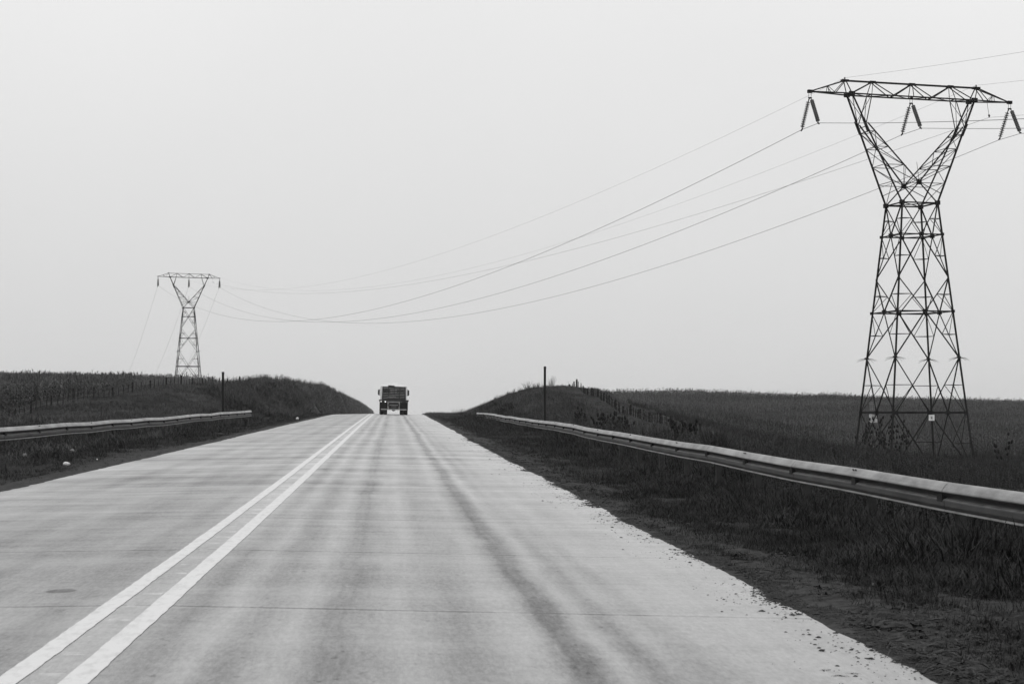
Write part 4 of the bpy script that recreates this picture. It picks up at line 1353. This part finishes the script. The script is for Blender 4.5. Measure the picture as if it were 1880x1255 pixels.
shrub(1013, 145, .95, .95, "sparse bare shrub on the mound just right of the black pole", 1, "bare_shrub", M["bush"], True, "shrub", 22)
shrub(968, 149, .85, 1.1, "low bare shrub on the mound's left shoulder", 2, "bare_shrub", M["bush"], True, "shrub", 26)
shrub(425, 158, .6, 1.4, "small bare shrub on the bank beside the end of the left fence", 3, "bare_shrub", M["bush"], True, "shrub", 26)
shrub(1312, 62, 1.25, 2.0, "dark leafy bush just behind the long crash barrier", 4, "dark_bush", M["bush"], False, "bush", 220)
shrub(1352, 60, .8, 1.4, "smaller dark bush at the right of the leafy bush behind the barrier", 5, "dark_bush", M["bush"], False, "bush", 120)
shrub(845, 158, .75, 1.9, "wispy grass clump on the crest left of the long barrier's end", 6, "grass_clump", M["bank_grass"], True, "grass clump", 70)


def stone(px, depth, sz, label, seed, mat, group="stones on the left verge"):
    p = W(px, depth); z = float(land_z(p.x, p.y)); r = random.Random(seed)
    import bmesh
    bm = bmesh.new(); bmesh.ops.create_icosphere(bm, subdivisions=2, radius=1)
    for v in bm.verts:
        k = 1 + .22 * float(vnoise(v.co.x * 1.6 + seed, v.co.y * 1.6 + v.co.z)) + r.uniform(-.05, .05)
        v.co = Vector((v.co.x * sz[0] * k, v.co.y * sz[1] * k, v.co.z * sz[2] * k))
    me = D.meshes.new("stone"); bm.to_mesh(me); bm.free()
    o = link_mesh("stone", me, mat)
    o.location = (p.x, p.y, z + sz[2] * .75 + .07); o.rotation_euler = (.1, .15, r.uniform(0, 3))
    tag(o, label, "stone", group)


stone(123, 38.5, (.075, .06, .045), "bright white stone lying in the dark grass of the left verge", 1, M["rock"])
stone(132, 47.5, (.075, .06, .05), "dull grey stone just under the left crash barrier", 2, M["rock_dull"])
stone(46, 42, (.06, .05, .05), "dull grey stone under the barrier near the photo's left edge", 3, M["rock_dull"])
stone(546, 122, (.12, .1, .09), "pale stone at the foot of the bank beyond the left barrier's end", 4, M["rock"])
stone(179, 41, (.02, .018, .016), "tiny pale pebble in the grass right of the white stone", 5, M["rock"])
for i, (px, dp) in enumerate([(1538, 9.3), (1514, 9.5), (1563, 9.4), (1622, 9.0), (1650, 8.85)]):
    p = W(px, dp); r = random.Random(i); m = MB()
    for k in range(7):
        b = r.uniform(0, 6.28)
        strip(m, (r.uniform(-.02, .02), r.uniform(-.02, .02), .001), (math.cos(b), math.sin(b), .25), r.uniform(.02, .05), .012, .5, 2, b)
    o = m.build("leaf_litter", M["clod"])
    o.location = (p.x, p.y, float(road_z(p.x, p.y)) + .003)
    tag(o, "scrap of dark leaf litter on the concrete by the right slab edge", "litter", "leaf litter on the concrete")

# ------------------------------------------------------------------ air and light
mh_ = D.materials.new("haze_air"); mh_.use_nodes = True
nt = mh_.node_tree
for n in list(nt.nodes): nt.nodes.remove(n)
out = nt.nodes.new("ShaderNodeOutputMaterial"); pv = nt.nodes.new("ShaderNodeVolumePrincipled")
pv.inputs["Color"].default_value = g(.93); pv.inputs["Density"].default_value = .00014; pv.inputs["Anisotropy"].default_value = 0.0
nt.links.new(pv.outputs[0], out.inputs["Volume"])
m = MB(); m.box((0, 2400, 10), (12100, 5300, 100))
hz = m.build("haze", mh_)
tag(hz, kind="stuff")

world = D.worlds.new("World"); scene.world = world; world.use_nodes = True
nt = world.node_tree; N = nt.nodes; L = nt.links
bg = N["Background"]
sky = N.new("ShaderNodeTexSky"); sky.sky_type = "NISHITA"; sky.sun_disc = False
SUN_EL, SUN_ROT = R(62), R(200)
sky.sun_elevation = SUN_EL; sky.sun_rotation = SUN_ROT; sky.dust_density = 6; sky.air_density = 1.0
bw = N.new("ShaderNodeRGBToBW"); L.new(sky.outputs[0], bw.inputs[0])
tc = N.new("ShaderNodeTexCoord"); sp = N.new("ShaderNodeSeparateXYZ"); L.new(tc.outputs["Generated"], sp.inputs[0])
# overcast: the cloud sheet brightens from the horizon to the zenith
cr = N.new("ShaderNodeMapRange"); cr.inputs["From Min"].default_value = 0; cr.inputs["From Max"].default_value = 1
cr.inputs["To Min"].default_value = 7.35; cr.inputs["To Max"].default_value = 16.0
L.new(sp.outputs[2], cr.inputs["Value"])
nz = N.new("ShaderNodeTexNoise"); nz.inputs["Scale"].default_value = 2.2; nz.inputs["Detail"].default_value = 4; L.new(tc.outputs["Generated"], nz.inputs["Vector"])
nr = N.new("ShaderNodeMapRange"); nr.inputs["From Min"].default_value = .3; nr.inputs["From Max"].default_value = .7; nr.inputs["To Min"].default_value = .96; nr.inputs["To Max"].default_value = 1.04
L.new(nz.outputs["Fac"], nr.inputs["Value"])
mu = N.new("ShaderNodeMath"); mu.operation = "MULTIPLY"; L.new(cr.outputs[0], mu.inputs[0]); L.new(nr.outputs[0], mu.inputs[1])
mx = N.new("ShaderNodeMix"); mx.data_type = "FLOAT"; mx.inputs[0].default_value = .90
L.new(bw.outputs[0], mx.inputs[2]); L.new(mu.outputs[0], mx.inputs[3])
L.new(mx.outputs[0], bg.inputs["Color"]); bg.inputs["Strength"].default_value = .10

sd = D.lights.new("sun", "SUN"); sd.energy = .5; sd.angle = R(30); sd.color = (1, 1, 1)
so = D.objects.new("sun", sd); COL.objects.link(so)
az = SUN_ROT
dv = Vector((math.sin(az) * math.cos(SUN_EL), math.cos(az) * math.cos(SUN_EL), math.sin(SUN_EL)))
so.rotation_euler = dv.to_track_quat("Z", "Y").to_euler()

scene.view_settings.view_transform = "Standard"
scene.view_settings.look = "None"
scene.view_settings.exposure = 0
scene.view_settings.gamma = 1
scene.render.engine = "CYCLES"
scene.cycles.max_bounces = 6
scene.cycles.volume_bounces = 1
scene.cycles.use_denoising = True
